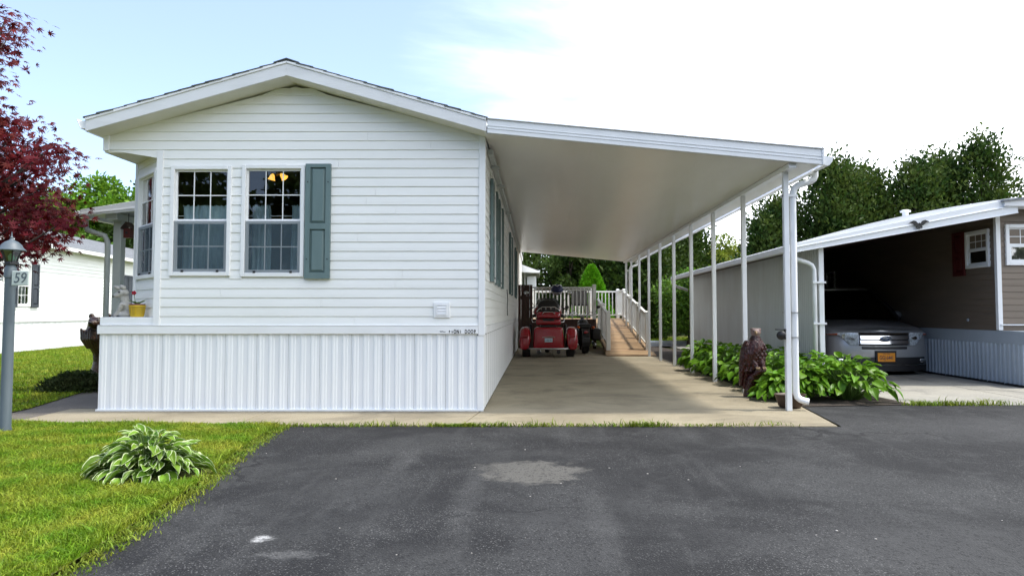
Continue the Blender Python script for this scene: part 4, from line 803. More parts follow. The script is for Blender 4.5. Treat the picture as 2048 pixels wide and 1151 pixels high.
rh = thing('tan_home', 'tan clapboard home with white trimmed windows at the right edge', 'house', (7.2, 10.66, 0))
RW = 7.20; FY = 10.66
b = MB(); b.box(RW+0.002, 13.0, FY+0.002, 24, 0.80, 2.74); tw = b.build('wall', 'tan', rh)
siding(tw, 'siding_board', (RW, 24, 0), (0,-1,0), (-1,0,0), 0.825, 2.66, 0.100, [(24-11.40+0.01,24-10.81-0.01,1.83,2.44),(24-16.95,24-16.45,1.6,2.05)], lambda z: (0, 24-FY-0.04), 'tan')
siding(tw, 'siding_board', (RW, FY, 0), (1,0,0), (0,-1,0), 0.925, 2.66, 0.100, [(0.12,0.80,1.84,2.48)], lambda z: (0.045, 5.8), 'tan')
b = MB(); b.box(RW-0.024, RW+0.045, FY-0.024, FY+0.04, 0.83, 2.78); b.build('corner_trim', 'trim', rh, bevel=0.004)
b = MB(); b.box(RW-0.02, RW, 10.05, 24, 0.62, 0.822); b.box(RW+0.001, 13, 10.03, 10.05, 0.62, 0.822); b.build('base_band', 'greyskirt', rh, bevel=0.003)
b = MB(); b.box(RW, 13, 10.051, FY-0.02, 0.80, 0.822); b.build('corner_ledge', 'greyskirt', rh)
b = MB(); b.box(RW+0.001, RW+0.7, FY-0.05, FY-0.026, 0.905, 0.922); b.build('drip_strip', 'trim', rh)
sb = MB(); sb.box(RW+0.01, 13, 10.07, 24, -0.02, 0.62); sko = sb.build('skirting', 'soil', rh)
skirting(sko, (RW, 24, 0), (0,-1,0), (-1,0,0), 24-10.05, 0.01, 0.63, 0.30, 3, 'greyskirt', d=0.034, seed=31)
skirting(sko, (RW, 10.055, 0), (1,0,0), (0,-1,0), 5.7, 0.01, 0.63, 0.30, 4, 'greyskirt', d=0.018, seed=32)
b = MB(); b.box(RW-0.035, RW+0.0, 10.03, 24, -0.02, 0.028); b.build('footing', 'black', rh)
window(rh, (RW-0.012, 0.5*(11.40+10.81), 1.83), R(-90), 0.59, 0.61, trim=0.05, screen=False, glassm='glassdim', lower_muntins=False)
window(rh, (RW+0.46, FY-0.012, 1.84), 0, 0.68, 0.64, trim=0.055, screen=False, glassm='glassdim', lower_muntins=False)
b = MB(); b.box(RW+0.15, RW+0.77, FY+0.07, FY+0.09, 2.14, 2.42)
window(rh, (RW-0.012, 16.7, 1.6), R(-90), 0.5, 0.5, screen=False, glassm='glassdim', lower_muntins=False)
shutter(rh, (RW-0.016, 11.58, 1.72), R(-90), 0.31, 0.74, 'shutter_red')
b = MB(); b.prism([(RW-0.1,2.80),(9.9,3.10),(13,2.8),(13,2.72),(RW-0.1,2.72)], 'y', FY-0.35, 24.3); b.build('roof_deck', 'fascia', rh)
b = MB(); b.prism([(RW-0.13,2.815),(9.9,3.13),(13.1,2.82),(13.1,2.79),(9.9,3.105),(RW-0.13,2.785)], 'y', FY-0.38, 24.3); b.build('roof_covering', 'shingle_light', rh)
b = MB(); b.tube([(RW-0.03,11.4,0.98),(RW-0.015,11.4,0.98)], 0.025, 8); b.build('wall_outlet', 'greyskirt', rh)

# ------------------------------------------------------------------ silver car
car = thing('silver_car', 'silver grey crossover car parked nose out under the right carport', 'car', (6.13, 12.08, -0.02), local=True)
CW, CL = 0.92, 4.7
def fy_(x): return 0.30*(min(1.0, abs(x)/CW))**2.6                      # plan curve of the nose
half = [(x, fy_(x)) for x in (0.0,0.15,0.3,0.45,0.58,0.70,0.79,0.86)]+[(0.905,0.36),(0.92,0.52),(0.925,0.9),(0.93,1.6),(0.93,3.2),(0.90,4.1),(0.82,4.55),(0.6,4.68),(0.0,4.7)]
plan = half+[(-x, y) for x, y in half[-2:0:-1]]
def topz(y): return 0.79+0.14*min(1, y/0.9)+0.09*min(1, max(0, y-0.9)/0.8)
lev = [(0.0,0.20,0.06),(0.06,0.14,0.02),(0.14,0.17,0.0),(0.40,0.46,-0.012),(0.55,0.60,0.0),(0.86,0.9,0.012),(0.97,0.96,0.04),(1.0,1.0,0.10)]
rings = []
for f_, _, ins in lev:
    ring_ = []
    for x, y in plan:
        z = 0.17+f_*(topz(y)-0.17); s_ = 1-ins/0.93; yy = y+ins*(1 if y < 2.2 else -1)*(1.0 if abs(x) < 0.9 else 0.2); ring_.append((x*s_, yy, z))
    rings.append(ring_)
b = MB(); b.loft(rings, False)
n_ = len(plan); topr = rings[-1]; H_ = len(half)
k0 = len(b.v); cols = []                                               # hood and deck: crowned strips between left and right edges
for i in range(1, H_-1):
    L_, R_ = Vector(topr[i]), Vector(topr[n_-i]); row = []
    for q in range(9):
        t_ = q/8; p_ = lerp(R_, L_, t_); p_.z += 0.045*math.sin(math.pi*t_)*min(1, 0.25+p_.y); row.append(p_)
    cols.append(row)
b.loft(cols, False, closed=False); b.add([topr[0]]+[tuple(p_) for p_ in cols[0]], [tuple([0]+[q+1, q+2]) for q in range(8)])
b.build('body', 'silver', car, smooth=True)
# cabin
b = MB(); cab = [[(0.84,1.05),(0.86,3.9),(0.80,4.4)],]
def crect(w0, y0_, y1_, z): return [(-w0,y0_,z),(w0,y0_,z),(w0*1.0,lerp(y0_,y1_,0.5),z),(w0*0.97,y1_,z),(-w0*0.97,y1_,z),(-w0,lerp(y0_,y1_,0.5),z)]
b.loft([crect(0.84,1.08,4.55,0.99),crect(0.80,1.35,4.45,1.2),crect(0.70,1.95,4.25,1.58)], False); b.build('glasshouse', 'carglass', car, smooth=False)
b = MB(); b.loft([crect(0.70,1.95,4.25,1.58),crect(0.66,2.05,4.2,1.63),crect(0.5,2.3,4.0,1.65)], True); b.build('roof', 'silver', car, smooth=True)
for s_ in (-1, 1):
    b = MB(); b.tube([(0.84*s_,1.08,0.99),(0.80*s_,1.35,1.2),(0.70*s_,1.95,1.59)], 0.035, 6); b.build('pillar', 'blackplastic', car)
    b = MB(); b.ell((0.98*s_,1.45,1.08),(0.10,0.06,0.08)); b.build('wing_mirror', 'silver', car, smooth=True)
def patch(x0, x1, zt, zb, out, thick, n=14):
    b_ = MB(); A, B = [], []
    rows = []
    for i in range(n+1):
        x = lerp(x0, x1, i/n); y = fy_(x)-out if abs(x) <= 0.86 else lerp(fy_(0.86), 0.40, (abs(x)-0.86)/0.06)-out
        rows.append([(x, y, zb(x)), (x, y-thick, zb(x)+0.004), (x, y-thick*0.15, zt(x)-0.002), (x, y, zt(x))])
    b_.loft(rows, True); return b_
cst = lambda v: (lambda x: v)
b = patch(-0.43, 0.43, cst(0.765), cst(0.545), 0.0, 0.014); gr = b.build('grille', 'blackplastic', car, smooth=True)
for z0, z1 in ((0.735,0.765),(0.650,0.718),(0.568,0.636)):
    b = patch(-0.425, 0.425, cst(z1), cst(z0), 0.012, 0.026); b.build('grille_bar', 'chrome', gr, auto=True)
b = patch(-0.445, 0.445, cst(0.558), cst(0.538), 0.008, 0.016); b.build('grille_surround', 'chrome', gr, auto=True)
for s_ in (-1, 1):
    f1 = lambda x: 0.768-0.02*max(0,(abs(x)-0.7)/0.2); f0 = lambda x: 0.545+0.17*min(1, max(0, (abs(x)-0.58)/0.16))
    xa, xb = (0.455, 0.905) if s_ > 0 else (-0.905, -0.455)
    b = patch(xa, xb, f1, f0, 0.014, 0.012); hl = b.build('headlight', 'lampwhite', car, auto=True)
    b = patch(xa, xb, f1, f0, 0.034, 0.006); b.build('lens', 'lens', hl, smooth=True)
    for xx, r_ in ((0.54,0.055),(0.67,0.045)):
        c = MB(); y_ = fy_(xx); c.tube([(xx*s_,y_-0.022,0.675 if xx < 0.6 else 0.70),(xx*s_,y_-0.029,0.685 if xx < 0.6 else 0.70)], r_, 14); c.build('reflector', 'chrome', hl, smooth=False)
    xa, xb = (0.765, 0.905) if s_ > 0 else (-0.905, -0.765)
    b = patch(xa, xb, lambda x: f1(x)-0.006, lambda x: f0(x)+0.004, 0.028, 0.004, 6); b.build('turn_signal', 'orange', hl, smooth=True)
    b = MB(); y_ = fy_(0.72); b.ell((0.72*s_,y_-0.022,0.275),(0.075,0.02,0.04)); b.build('fog_lamp', 'chrome', car, smooth=True)
b = patch(-0.40, 0.40, cst(0.522), cst(0.478), 0.014, 0.004); b.build('bumper_slot', 'black', car, auto=True)
b = patch(-0.80, 0.80, cst(0.335), cst(0.215), 0.016, 0.004); b.build('lower_intake', 'black', car, auto=True)
b = patch(-0.86, 0.86, cst(0.194), cst(0.09), 0.006, 0.004); b.build('under_tray', 'black', car)
b = patch(-0.84, 0.84, cst(0.213), cst(0.195), 0.012, 0.012); b.build('chin_strip', 'steel', car, auto=True)
b = MB(); b.ell((0,-0.038,0.665),(0.105,0.014,0.047),24,10); bd = b.build('badge', 'chrome', car, smooth=True)
b = MB(); b.ell((0,-0.044,0.665),(0.094,0.012,0.038),24,10); b.build('badge_field', 'badge', bd, smooth=True)
text('badge_script', 'Ford', 0.058, 'chrome', (0,-0.0565,0.667), (R(90),0,0), bd, 0.001, 0.001, 1.3, 0.35)
b = MB(); b.box(-0.182,0.182,-0.040,-0.012,0.245,0.455); pl = b.build('plate_holder', 'blackplastic', car, bevel=0.01)
b = MB(); b.box(-0.152,0.152,-0.046,-0.0405,0.262,0.415); b.build('plate', 'plate_o', pl, bevel=0.004)
text('plate_number', 'GGJ-6441', 0.098, 'navy', (0,-0.0475,0.328), (R(90),0,0), pl, 0.0008, 0.0004, 0.62)
text('plate_header', 'NEW YORK', 0.024, 'navy', (0,-0.0475,0.398), (R(90),0,0), pl, 0.0006)
for s_ in (-1, 1):
    for yy in (0.92, 3.75):
        rings = []
        for dx_, r_ in ((0.0,0.22),(0.0,0.33),(0.02,0.345),(0.19,0.345),(0.21,0.33),(0.21,0.22)):
            rings.append([(s_*(0.735+dx_), yy+r_*math.cos(a*math.pi/14), 0.335+r_*math.sin(a*math.pi/14)) for a in range(28)])
        b = MB(); b.loft(rings, False); wh = b.build('wheel', 'rubber', car, auto=True)
        c = MB(); c.tube([(s_*0.80,yy,0.335),(s_*0.935,yy,0.335)], 0.225, 20); c.build('rim', 'steel', wh)

# ------------------------------------------------------------------ red trike
tk = thing('red_trike', 'red three-wheeled motorcycle parked under the carport seen from behind', 'motorcycle', (0.275, 16.92, 0), local=True)
def rbox(name, x0, x1, y0, y1, z0, z1, m, parent=None, bev=0.04, top=0.0, seg=4):
    b_ = MB(); t_ = top
    b_.add([(x0,y0,z0),(x1,y0,z0),(x1,y1,z0),(x0,y1,z0),(x0+t_,y0+t_*0.6,z1),(x1-t_,y0+t_*0.6,z1),(x1-t_,y1,z1),(x0+t_,y1,z1)], [(0,3,2,1),(4,5,6,7),(0,1,5,4),(1,2,6,5),(2,3,7,6),(3,0,4,7)])
    return b_.build(name, m, parent or tk, bevel=bev, seg=seg, smooth=True)
trunk = rbox('trunk', -0.385, 0.385, 0.0, 0.85, 0.20, 0.74, 'redpaint', bev=0.06, top=0.03)
rbox('trunk_lid', -0.30, 0.30, -0.012, 0.1, 0.27, 0.66, 'redpaint', trunk, 0.01, 0.01)
for s_ in (-1, 1):                                                      # fender over each rear wheel
    b = MB(); rings = []
    for (y, z0, z1, w_) in ((-0.03,0.17,0.44,0.10),(0.0,0.17,0.55,0.135),(0.10,0.22,0.68,0.15),(0.26,0.28,0.755,0.155),(0.50,0.36,0.76,0.155),(0.72,0.30,0.66,0.15),(0.86,0.24,0.48,0.12)):
        cx0 = s_*0.58; rr_ = []
        for (fx_, fz) in ((-1,0),(1,0),(1.02,0.35),(0.98,0.7),(0.75,0.93),(0.3,1.0),(-0.4,1.0),(-0.95,0.92)): rr_.append((cx0+s_*fx_*w_, y, lerp(z0,z1,fz)))
        rings.append(rr_)
    b.loft(rings, True); fe = b.build('fender', 'redpaint', tk, smooth=True, sub=1)
    b = MB(); b.box(s_*0.58-0.085, s_*0.58+0.085, -0.062, -0.02, 0.50, 0.545); b.build('tail_lamp', 'redpaint', fe, bevel=0.008)
    b = MB()
    rings = [[(s_*0.555+dx_, 0.42+r_*math.cos(a*math.pi/14), 0.315+r_*math.sin(a*math.pi/14)) for a in range(28)] for dx_, r_ in ((-0.10,0.20),(-0.10,0.295),(-0.08,0.315),(0.08,0.315),(0.10,0.295),(0.10,0.20))]
    b.loft(rings, False); wh = b.build('wheel', 'rubber', tk, auto=True)
    c = MB(); c.tube([(s_*0.555-0.08,0.42,0.315),(s_*0.555+0.08,0.42,0.315)], 0.205, 18); c.build('rim', 'steel', wh)
    b = MB(); b.tube([(s_*0.25,1.4,0.16),(s_*0.25,0.2,0.15),(s_*0.245,-0.03,0.135)], [0.035,0.05,0.055], 12); ex_ = b.build('exhaust', 'chrome', tk, smooth=True)
    c = MB(); c.tube([(s_*0.245,-0.032,0.135),(s_*0.245,-0.034,0.135)], 0.045, 12); c.build('tail_pipe_mouth', 'black', ex_)
b = MB(); b.tube([(-0.50,0.0,0.215),(-0.46,-0.045,0.215),(0,-0.06,0.215),(0.46,-0.045,0.215),(0.50,0.0,0.215)], 0.020, 8); b.build('rear_bar', 'chrome', tk, smooth=True)
rbox('number_plate', -0.095, 0.095, -0.026, -0.013, 0.375, 0.475, 'plate_w', trunk, 0.004)
text('plate_number', '1 80 96', 0.06, 'navy', (0,-0.027,0.42), (R(90),0,0), trunk, 0.0006, 0, 0.8)
b = MB(); b.tube([(-0.16,-0.016,0.495),(0,-0.022,0.507),(0.16,-0.016,0.495)], 0.007, 6); b.build('trunk_script', 'chrome', trunk)
tp = rbox('top_box', -0.315, 0.315, 0.06, 0.62, 0.80, 0.945, 'redpaint', bev=0.05)
rbox('top_box_lid', -0.315, 0.315, 0.06, 0.62, 0.955, 1.12, 'redpaint', tp, 0.06, 0.03)
rbox('top_box_light', -0.14, 0.14, 0.045, 0.07, 0.895, 0.935, 'blackplastic', tp, 0.006)
rbox('hinge_band', -0.31, 0.31, 0.07, 0.60, 0.940, 0.960, 'black', tp, 0.004)
rbox('box_mount', -0.20, 0.20, 0.10, 0.60, 0.73, 0.80, 'blackplastic', bev=0.02)
b = MB(); b.tube([(-0.29,0.12,1.12),(-0.24,0.13,1.19),(-0.15,0.14,1.24),(0.15,0.14,1.24),(0.24,0.13,1.19),(0.29,0.12,1.12)], 0.011, 8); rk = b.build('luggage_rack', 'chrome', tk, smooth=True)
for xx in (-0.18,-0.06,0.06,0.18):
    c = MB(); c.tube([(xx,0.14,1.235),(xx,0.16,1.18),(xx,0.45,1.14)], 0.009, 6); c.build('rack_slat', 'chrome', rk)
b = MB(); b.tube([(-0.16,0.05,1.06),(-0.11,0.045,1.115),(0.11,0.045,1.115),(0.16,0.05,1.06)], 0.012, 8); b.build('rack_rail', 'chrome', rk, smooth=True)
b = MB(); b.loft([[(-0.30,0.50,1.10),(0.30,0.50,1.10),(0.30,0.68,1.10),(-0.30,0.68,1.10)],[(-0.27,0.52,1.30),(0.27,0.52,1.30),(0.27,0.66,1.30),(-0.27,0.66,1.30)],[(-0.16,0.55,1.42),(0.16,0.55,1.42),(0.16,0.64,1.42),(-0.16,0.64,1.42)]]); b.build('backrest', 'leather', tk, smooth=True, bevel=0.04, seg=3)
for s_ in (-1, 1):
    rbox('armrest', s_*0.36-0.05, s_*0.36+0.05, 0.55, 1.0, 0.98, 1.06, 'leather', bev=0.03)
    b = MB(); b.tube([(s_*0.30,0.62,0.85),(s_*0.40,0.70,0.86),(s_*0.42,0.85,0.93),(s_*0.37,0.9,1.0)], 0.012, 8); b.build('side_rail', 'chrome', tk, smooth=True)
    b = MB(); b.tube([(s_*0.06,1.62,1.10),(s_*0.16,1.60,1.24),(s_*0.30,1.50,1.30),(s_*0.42,1.36,1.22)], 0.014, 8); hb = b.build('handlebar', 'chrome', tk, smooth=True)
    c = MB(); c.tube([(s_*0.38,1.40,1.245),(s_*0.48,1.28,1.19)], 0.02, 10); c.build('grip', 'leather', hb, smooth=True)
    b = MB(); b.tube([(s_*0.36,1.45,1.27),(s_*0.44,1.50,1.42),(s_*0.55,1.50,1.58)], 0.007, 6); mr_ = b.build('mirror_stem', 'blackplastic', tk)
    c = MB(); c.ell((s_*0.58,1.50,1.64),(0.075,0.025,0.05)); c.build('mirror', 'blackplastic', mr_, smooth=True)
    c = MB(); c.ell((s_*0.58,1.478,1.64),(0.066,0.008,0.042)); c.build('mirror_glass', 'chrome', mr_, smooth=True)
    rbox('saddle_guard', s_*0.46-0.04, s_*0.46+0.04, 0.95, 1.15, 0.45, 0.80, 'blackplastic', bev=0.03)
b = MB(); b.loft([[(-0.20,0.70,0.78),(0.20,0.70,0.78),(0.2,0.70,0.96),(-0.2,0.70,0.96)],[(-0.22,1.0,0.74),(0.22,1.0,0.74),(0.2,1.0,0.88),(-0.2,1.0,0.88)],[(-0.15,1.25,0.74),(0.15,1.25,0.74),(0.12,1.25,0.84),(-0.12,1.25,0.84)]]); b.build('seat', 'leather', tk, smooth=True, bevel=0.03, seg=3)
b = MB(); b.ell((0,1.45,0.86),(0.17,0.30,0.15)); b.build('fuel_tank', 'redpaint', tk, smooth=True)
b = MB(); b.ell((0,1.78,1.12),(0.40,0.20,0.23)); b.build('fairing', 'redpaint', tk, smooth=True)
b = MB(); b.loft([[(0.30*math.cos(a*math.pi/10)*w_, 1.75+dy_-0.05*abs(math.cos(a*math.pi/10)), z) for a in range(11)] for w_, dy_, z in ((1.1,0.0,1.28),(1.0,0.03,1.42),(0.7,0.06,1.50))], False, closed=False); b.build('windscreen', 'carglass', tk, smooth=True)
b = MB(); b.box(-0.14,0.14,0.85,1.7,0.22,0.72); b.build('engine', 'black', tk, bevel=0.03)
rings = [[(dx_, 2.20+r_*math.cos(a*math.pi/14), 0.32+r_*math.sin(a*math.pi/14)) for a in range(28)] for dx_, r_ in ((-0.065,0.22),(-0.065,0.30),(-0.04,0.32),(0.04,0.32),(0.065,0.30),(0.065,0.22))]
b = MB(); b.loft(rings, False); fw = b.build('wheel', 'rubber', tk, auto=True)
c = MB(); c.tube([(-0.04,2.2,0.32),(0.04,2.2,0.32)], 0.225, 18); c.build('rim', 'steel', fw)
for s_ in (-1, 1):
    b = MB(); b.tube([(s_*0.10,2.2,0.32),(s_*0.10,1.85,1.05)], 0.028, 8); b.build('fork', 'chrome', tk, smooth=True)

# ------------------------------------------------------------------ dark second motorcycle beside it
mk = thing('black_motorcycle', 'black motorcycle in shadow between the red trike and the ramp', 'motorcycle', (1.30, 18.35, 0), local=True)
rings = [[(dx_, 0.35+r_*math.cos(a*math.pi/14), 0.315+r_*math.sin(a*math.pi/14)) for a in range(28)] for dx_, r_ in ((-0.09,0.20),(-0.09,0.29),(-0.06,0.315),(0.06,0.315),(0.09,0.29),(0.09,0.20))]
b = MB(); b.loft(rings, False); wh = b.build('wheel', 'rubber', mk, auto=True)
c = MB(); c.tube([(-0.05,0.35,0.315),(0.05,0.35,0.315)], 0.205, 16); c.build('rim', 'steel', wh)
b = MB(); rings = []
for a in range(-20, 121, 20):
    r_ = 0.36; aa = R(180-a); cx1, cz1 = 0.35+r_*math.cos(aa), 0.315+r_*math.sin(aa); rings.append([(-0.11,cx1,cz1),(0.11,cx1,cz1),(0.09,cx1+0.03*-math.cos(aa),cz1-0.03*math.sin(aa)),(-0.09,cx1+0.03*-math.cos(aa),cz1-0.03*math.sin(aa))])
b.loft(rings); b.build('rear_fender', 'black', mk, bevel=0.01)
for s_ in (-1, 1):
    rbox('saddlebag', s_*0.29-0.12, s_*0.29+0.12, 0.12, 0.68, 0.36, 0.68, 'leather', mk, 0.05)
    b = MB(); b.tube([(s_*0.18,0.05,0.70),(s_*0.22,0.02,0.72)], 0.035, 8); b.build('turn_signal', 'orange', mk)
    b = MB(); b.tube([(s_*0.05,1.45,0.98),(s_*0.22,1.38,1.12),(s_*0.40,1.20,1.05)], 0.014, 8); b.build('handlebar', 'chrome', mk, smooth=True)
    b = MB(); b.ell((s_*0.45,1.36,1.26),(0.06,0.02,0.045)); b.tube([(s_*0.34,1.28,1.08),(s_*0.44,1.36,1.24)], 0.007, 6); b.build('mirror', 'blackplastic', mk, smooth=True)
    b = MB(); b.tube([(s_*0.24,-0.05,0.24),(s_*0.24,0.9,0.27)], 0.045, 10); b.build('exhaust', 'steel', mk, smooth=True)
rbox('seat', -0.17, 0.17, 0.35, 1.05, 0.66, 0.80, 'leather', mk, 0.05); b = MB(); b.ell((0,1.25,0.80),(0.16,0.28,0.13)); b.build('fuel_tank', 'black', mk, smooth=True)
rbox('engine', -0.16, 0.16, 0.75, 1.45, 0.20, 0.66, 'black', mk, 0.04)
b = MB(); b.ell((0,0.0,0.58),(0.06,0.03,0.04)); b.build('tail_lamp', 'redpaint', mk, smooth=True)
rings = [[(dx_, 1.95+r_*math.cos(a*math.pi/14), 0.315+r_*math.sin(a*math.pi/14)) for a in range(28)] for dx_, r_ in ((-0.06,0.23),(-0.06,0.30),(0.06,0.30),(0.06,0.23))]
b = MB(); b.loft(rings, False); b.build('wheel', 'rubber', mk, auto=True)
b = MB(); b.tube([(0,1.95,0.315),(0,1.45,1.0)], 0.05, 8); b.build('fork', 'steel', mk)

# ------------------------------------------------------------------ back deck and ramp
dkk = thing('back_deck', 'raised back deck with white baluster railing behind the motorcycles', 'deck', (0.8, 21, 0))
DZ = 0.90
for k in range(28):
    y = 21.0+k*0.15; b = MB(); b.box(-0.2 if y < 23.0 else -0.2, 1.80 if y < 23.05 else 3.0, y, y+0.142, DZ-0.03, DZ); b.build('deck_board', 'deckwood', dkk)
b = MB(); b.box(-0.2, 1.8, 20.97, 20.995, 0.62, DZ-0.005); b.build('rim_board', 'brownwood', dkk)
for (x, y) in ((-0.15,21.05),(0.85,21.05),(1.75,21.05),(1.75,23.2),(2.95,23.2),(2.95,25),(-0.15,25)):
    b = MB(); b.box(x-0.05, x+0.05, y-0.05, y+0.05, 0, DZ-0.031); b.build('support_post', 'brownwood', dkk)
def railing(parent, p0, p1, z0a, z0b, ht=1.0, n=12, post0=True, post1=True, mid=0, bw=0.032, top='top_rail'):
    """posts, rails and square balusters between two floor points; floor height z0a to z0b"""
    p0, p1 = Vector((*p0, z0a)), Vector((*p1, z0b)); d = p1-p0; dl = Vector((d.x, d.y, 0)).normalized(); sd_ = Vector((-dl.y, dl.x, 0))
    def bar(a, c_, w_, h2, name):
        vs = []
        for q in (a, c_):
            for sx, sz in ((-1,-1),(1,-1),(1,1),(-1,1)): vs.append(q+sd_*(sx*w_/2)+Vector((0,0,sz*h2/2)))
        b_ = MB(); b_.add(vs, [(0,1,2,3),(4,5,6,7),(0,1,5,4),(1,2,6,5),(2,3,7,6),(3,0,4,7)]); b_.build(name, 'vinylrail', parent, bevel=0.005)
    up = Vector((0,0,1))
    bar(p0+up*(ht-0.03), p1+up*(ht-0.03), 0.075, 0.055, top); bar(p0+up*0.12, p1+up*0.12, 0.055, 0.05, 'bottom_rail')
    for k in range(n):
        q = p0+d*((k+0.5)/n); b_ = MB(); b_.box(q.x-bw/2, q.x+bw/2, q.y-bw/2, q.y+bw/2, q.z+0.125, q.z+ht-0.055); b_.build('baluster', 'vinylrail', parent)
    pts = ([p0] if post0 else [])+([p1] if post1 else [])+[p0+d*((k+1)/(mid+1)) for k in range(mid)]
    for q in pts:
        b_ = MB(); b_.box(q.x-0.055, q.x+0.055, q.y-0.055, q.y+0.055, q.z-0.02, q.z+ht+0.04); ps = b_.build('railing_post', 'vinylrail', parent, bevel=0.006)
        c = MB(); c.loft([[(q.x-0.068,q.y-0.068,q.z+ht+0.041),(q.x+0.068,q.y-0.068,q.z+ht+0.041),(q.x+0.068,q.y+0.068,q.z+ht+0.041),(q.x-0.068,q.y+0.068,q.z+ht+0.041)],[(q.x-0.03,q.y-0.03,q.z+ht+0.075),(q.x+0.03,q.y-0.03,q.z+ht+0.075),(q.x+0.03,q.y+0.03,q.z+ht+0.075),(q.x-0.03,q.y+0.03,q.z+ht+0.075)]]); c.build('post_cap', 'vinylrail', ps)
railing(dkk, (-0.15,21.08), (1.75,21.08), DZ, DZ, 1.0, 16, False, True)
railing(dkk, (-0.15,25.1), (2.0,25.1), DZ, DZ, 1.0, 16, True, True)
railing(dkk, (2.05,25.1), (2.95,25.1), DZ, DZ, 1.0, 7, False, True)
railing(dkk, (2.95,25.0), (2.95,23.35), DZ, DZ, 1.0, 11, False, False)
b = MB(); b.box(-0.15, 1.7, 21.0, 21.04, DZ+0.88, DZ+0.92); b.build('hanging_rail', 'vinylrail', dkk, bevel=0.004)
ramp = thing('wooden_ramp', 'wooden wheelchair ramp with white railings rising to the back deck', 'ramp', (2.38, 17.34, 0))
ry0, ry1, rzb = 17.36, 23.05, 0.90
def rz2(y): return 0.03+(y-ry0)/(ry1-ry0)*(rzb-0.03)
nb_ = 38
for k in range(nb_):
    ya_, yb_ = lerp(ry0, ry1, k/nb_), lerp(ry0, ry1, (k+1)/nb_)-0.010; e = random.uniform(-0.006, 0.006); zj = random.uniform(-0.002, 0.002)
    b = MB(); b.prism([(ya_,rz2(ya_)+zj),(yb_,rz2(yb_)+zj),(yb_,rz2(yb_)-0.032),(ya_,rz2(ya_)-0.032)], 'x', 1.80+e-(0.05 if k < 3 else 0), 2.96+e+(0.05 if k < 3 else 0)); b.build('ramp_board', 'deckwood', ramp)
for x in (1.80, 2.93):
    b = MB(); b.prism([(ry0,-0.02),(ry1,rz2(ry1)-0.24),(ry1,rz2(ry1)-0.033),(ry0,rz2(ry0)-0.033)], 'x', x, x+0.04); b.build('stringer', 'deckwood', ramp)
railing(ramp, (1.86,18.0), (1.86,21.0), rz2(18.0), rz2(21.0), 0.95, 20, True, False, 1)
railing(ramp, (2.90,18.0), (2.90,22.9), rz2(18.0), rz2(22.9), 0.95, 34, True, True, 2)
pv = thing('privacy_panel', 'dark brown wooden privacy panel between the house wall and deck railing', 'fence panel', (-0.36, 20.3, 0))
for k in range(5):
    b = MB(); x0 = -0.575+k*0.086; b.box(x0, x0+0.082, 20.28+0.004*(k % 2), 20.31, 0.05, 1.93); b.build('board', 'brownwood', pv, bevel=0.004)
b = MB(); b.box(-0.575, -0.145, 20.312, 20.35, 0.3, 0.4); b.box(-0.575, -0.145, 20.312, 20.35, 1.5, 1.6); b.build('batten', 'brownwood', pv)
hm = thing('helmet', 'dark round riding helmet hanging on the back deck railing', 'helmet', (0.60, 20.9, 1.70))
b = MB(); b.ell((0.60,20.88,1.80),(0.185,0.15,0.165),18,12); b.build('shell', 'navy', hm, smooth=True)
b = MB(); b.tube([(0.42,20.80,1.74),(0.50,20.73,1.70),(0.60,20.71,1.69),(0.70,20.73,1.70),(0.78,20.80,1.74)], 0.022, 8); b.build('brim', 'steel', hm, smooth=True)
b = MB(); b.tube([(0.46,20.86,1.92),(0.53,20.78,1.95),(0.60,20.76,1.90),(0.67,20.78,1.95),(0.74,20.86,1.92)], 0.010, 8); b.build('strap', 'trim', hm, smooth=True)
ch = thing('deck_chair', 'dark folding chair standing on the back deck beside the corner post', 'chair', (1.35, 22.0, DZ))
b = MB(); b.box(1.10, 1.62, 21.75, 22.2, DZ+0.42, DZ+0.47); b.build('seat', 'black', ch, bevel=0.01)
b = MB(); b.add([(1.10,22.2,DZ+0.47),(1.62,22.2,DZ+0.47),(1.62,22.42,DZ+1.0),(1.10,22.42,DZ+1.0),(1.10,22.23,DZ+0.47),(1.62,22.23,DZ+0.47),(1.62,22.45,DZ+1.0),(1.10,22.45,DZ+1.0)], [(0,1,2,3),(4,5,6,7),(0,1,5,4),(1,2,6,5),(2,3,7,6),(3,0,4,7)]); b.build('backrest', 'black', ch, bevel=0.01)
for x, y in ((1.12,21.78),(1.60,21.78),(1.12,22.2),(1.60,22.2)):
    b = MB(); b.tube([(x,y,DZ),(x,y,DZ+0.42)], 0.015, 6); b.build('leg', 'steel', ch)
sh = thing('back_shed', 'small white shed roof showing behind the dark privacy panel', 'shed', (-0.9, 27, 0))
b = MB(); b.box(-2.6, -0.62, 26.6, 30, 0, 2.75); b.build('wall', 'siding', sh)
b = MB(); b.prism([(-3.0,3.4),(-1.7,3.35),(0.02,2.72),(0.02,2.64),(-0.1,2.64),(-3.0,2.78)], 'y', 26.2, 30.4); b.build('roof', 'trim', sh)
b = MB(); b.prism([(0.02,2.72),(0.10,2.74),(0.08,2.64),(0.02,2.64)], 'y', 26.2, 30.4); b.build('gutter', 'trim', sh)
b = MB(); b.tube([(-0.5,27.2,0),(-0.5,27.2,2.7)], 0.035, 8); b.build('post', 'trim', sh)
b = MB(); b.box(-0.42, -0.05, 27.0, 27.3, 0.9, 2.55); b.build('chimney_box', 'corr', sh, bevel=0.02)
pi = MB(); pi.tube([(3.0,23.0,0.10),(5.2,23.3,0.10)], 0.06, 10); tag(pi.build('drain_pipe', 'corr', smooth=True), 'grey drain pipe lying on the ground behind the ramp', 'pipe')

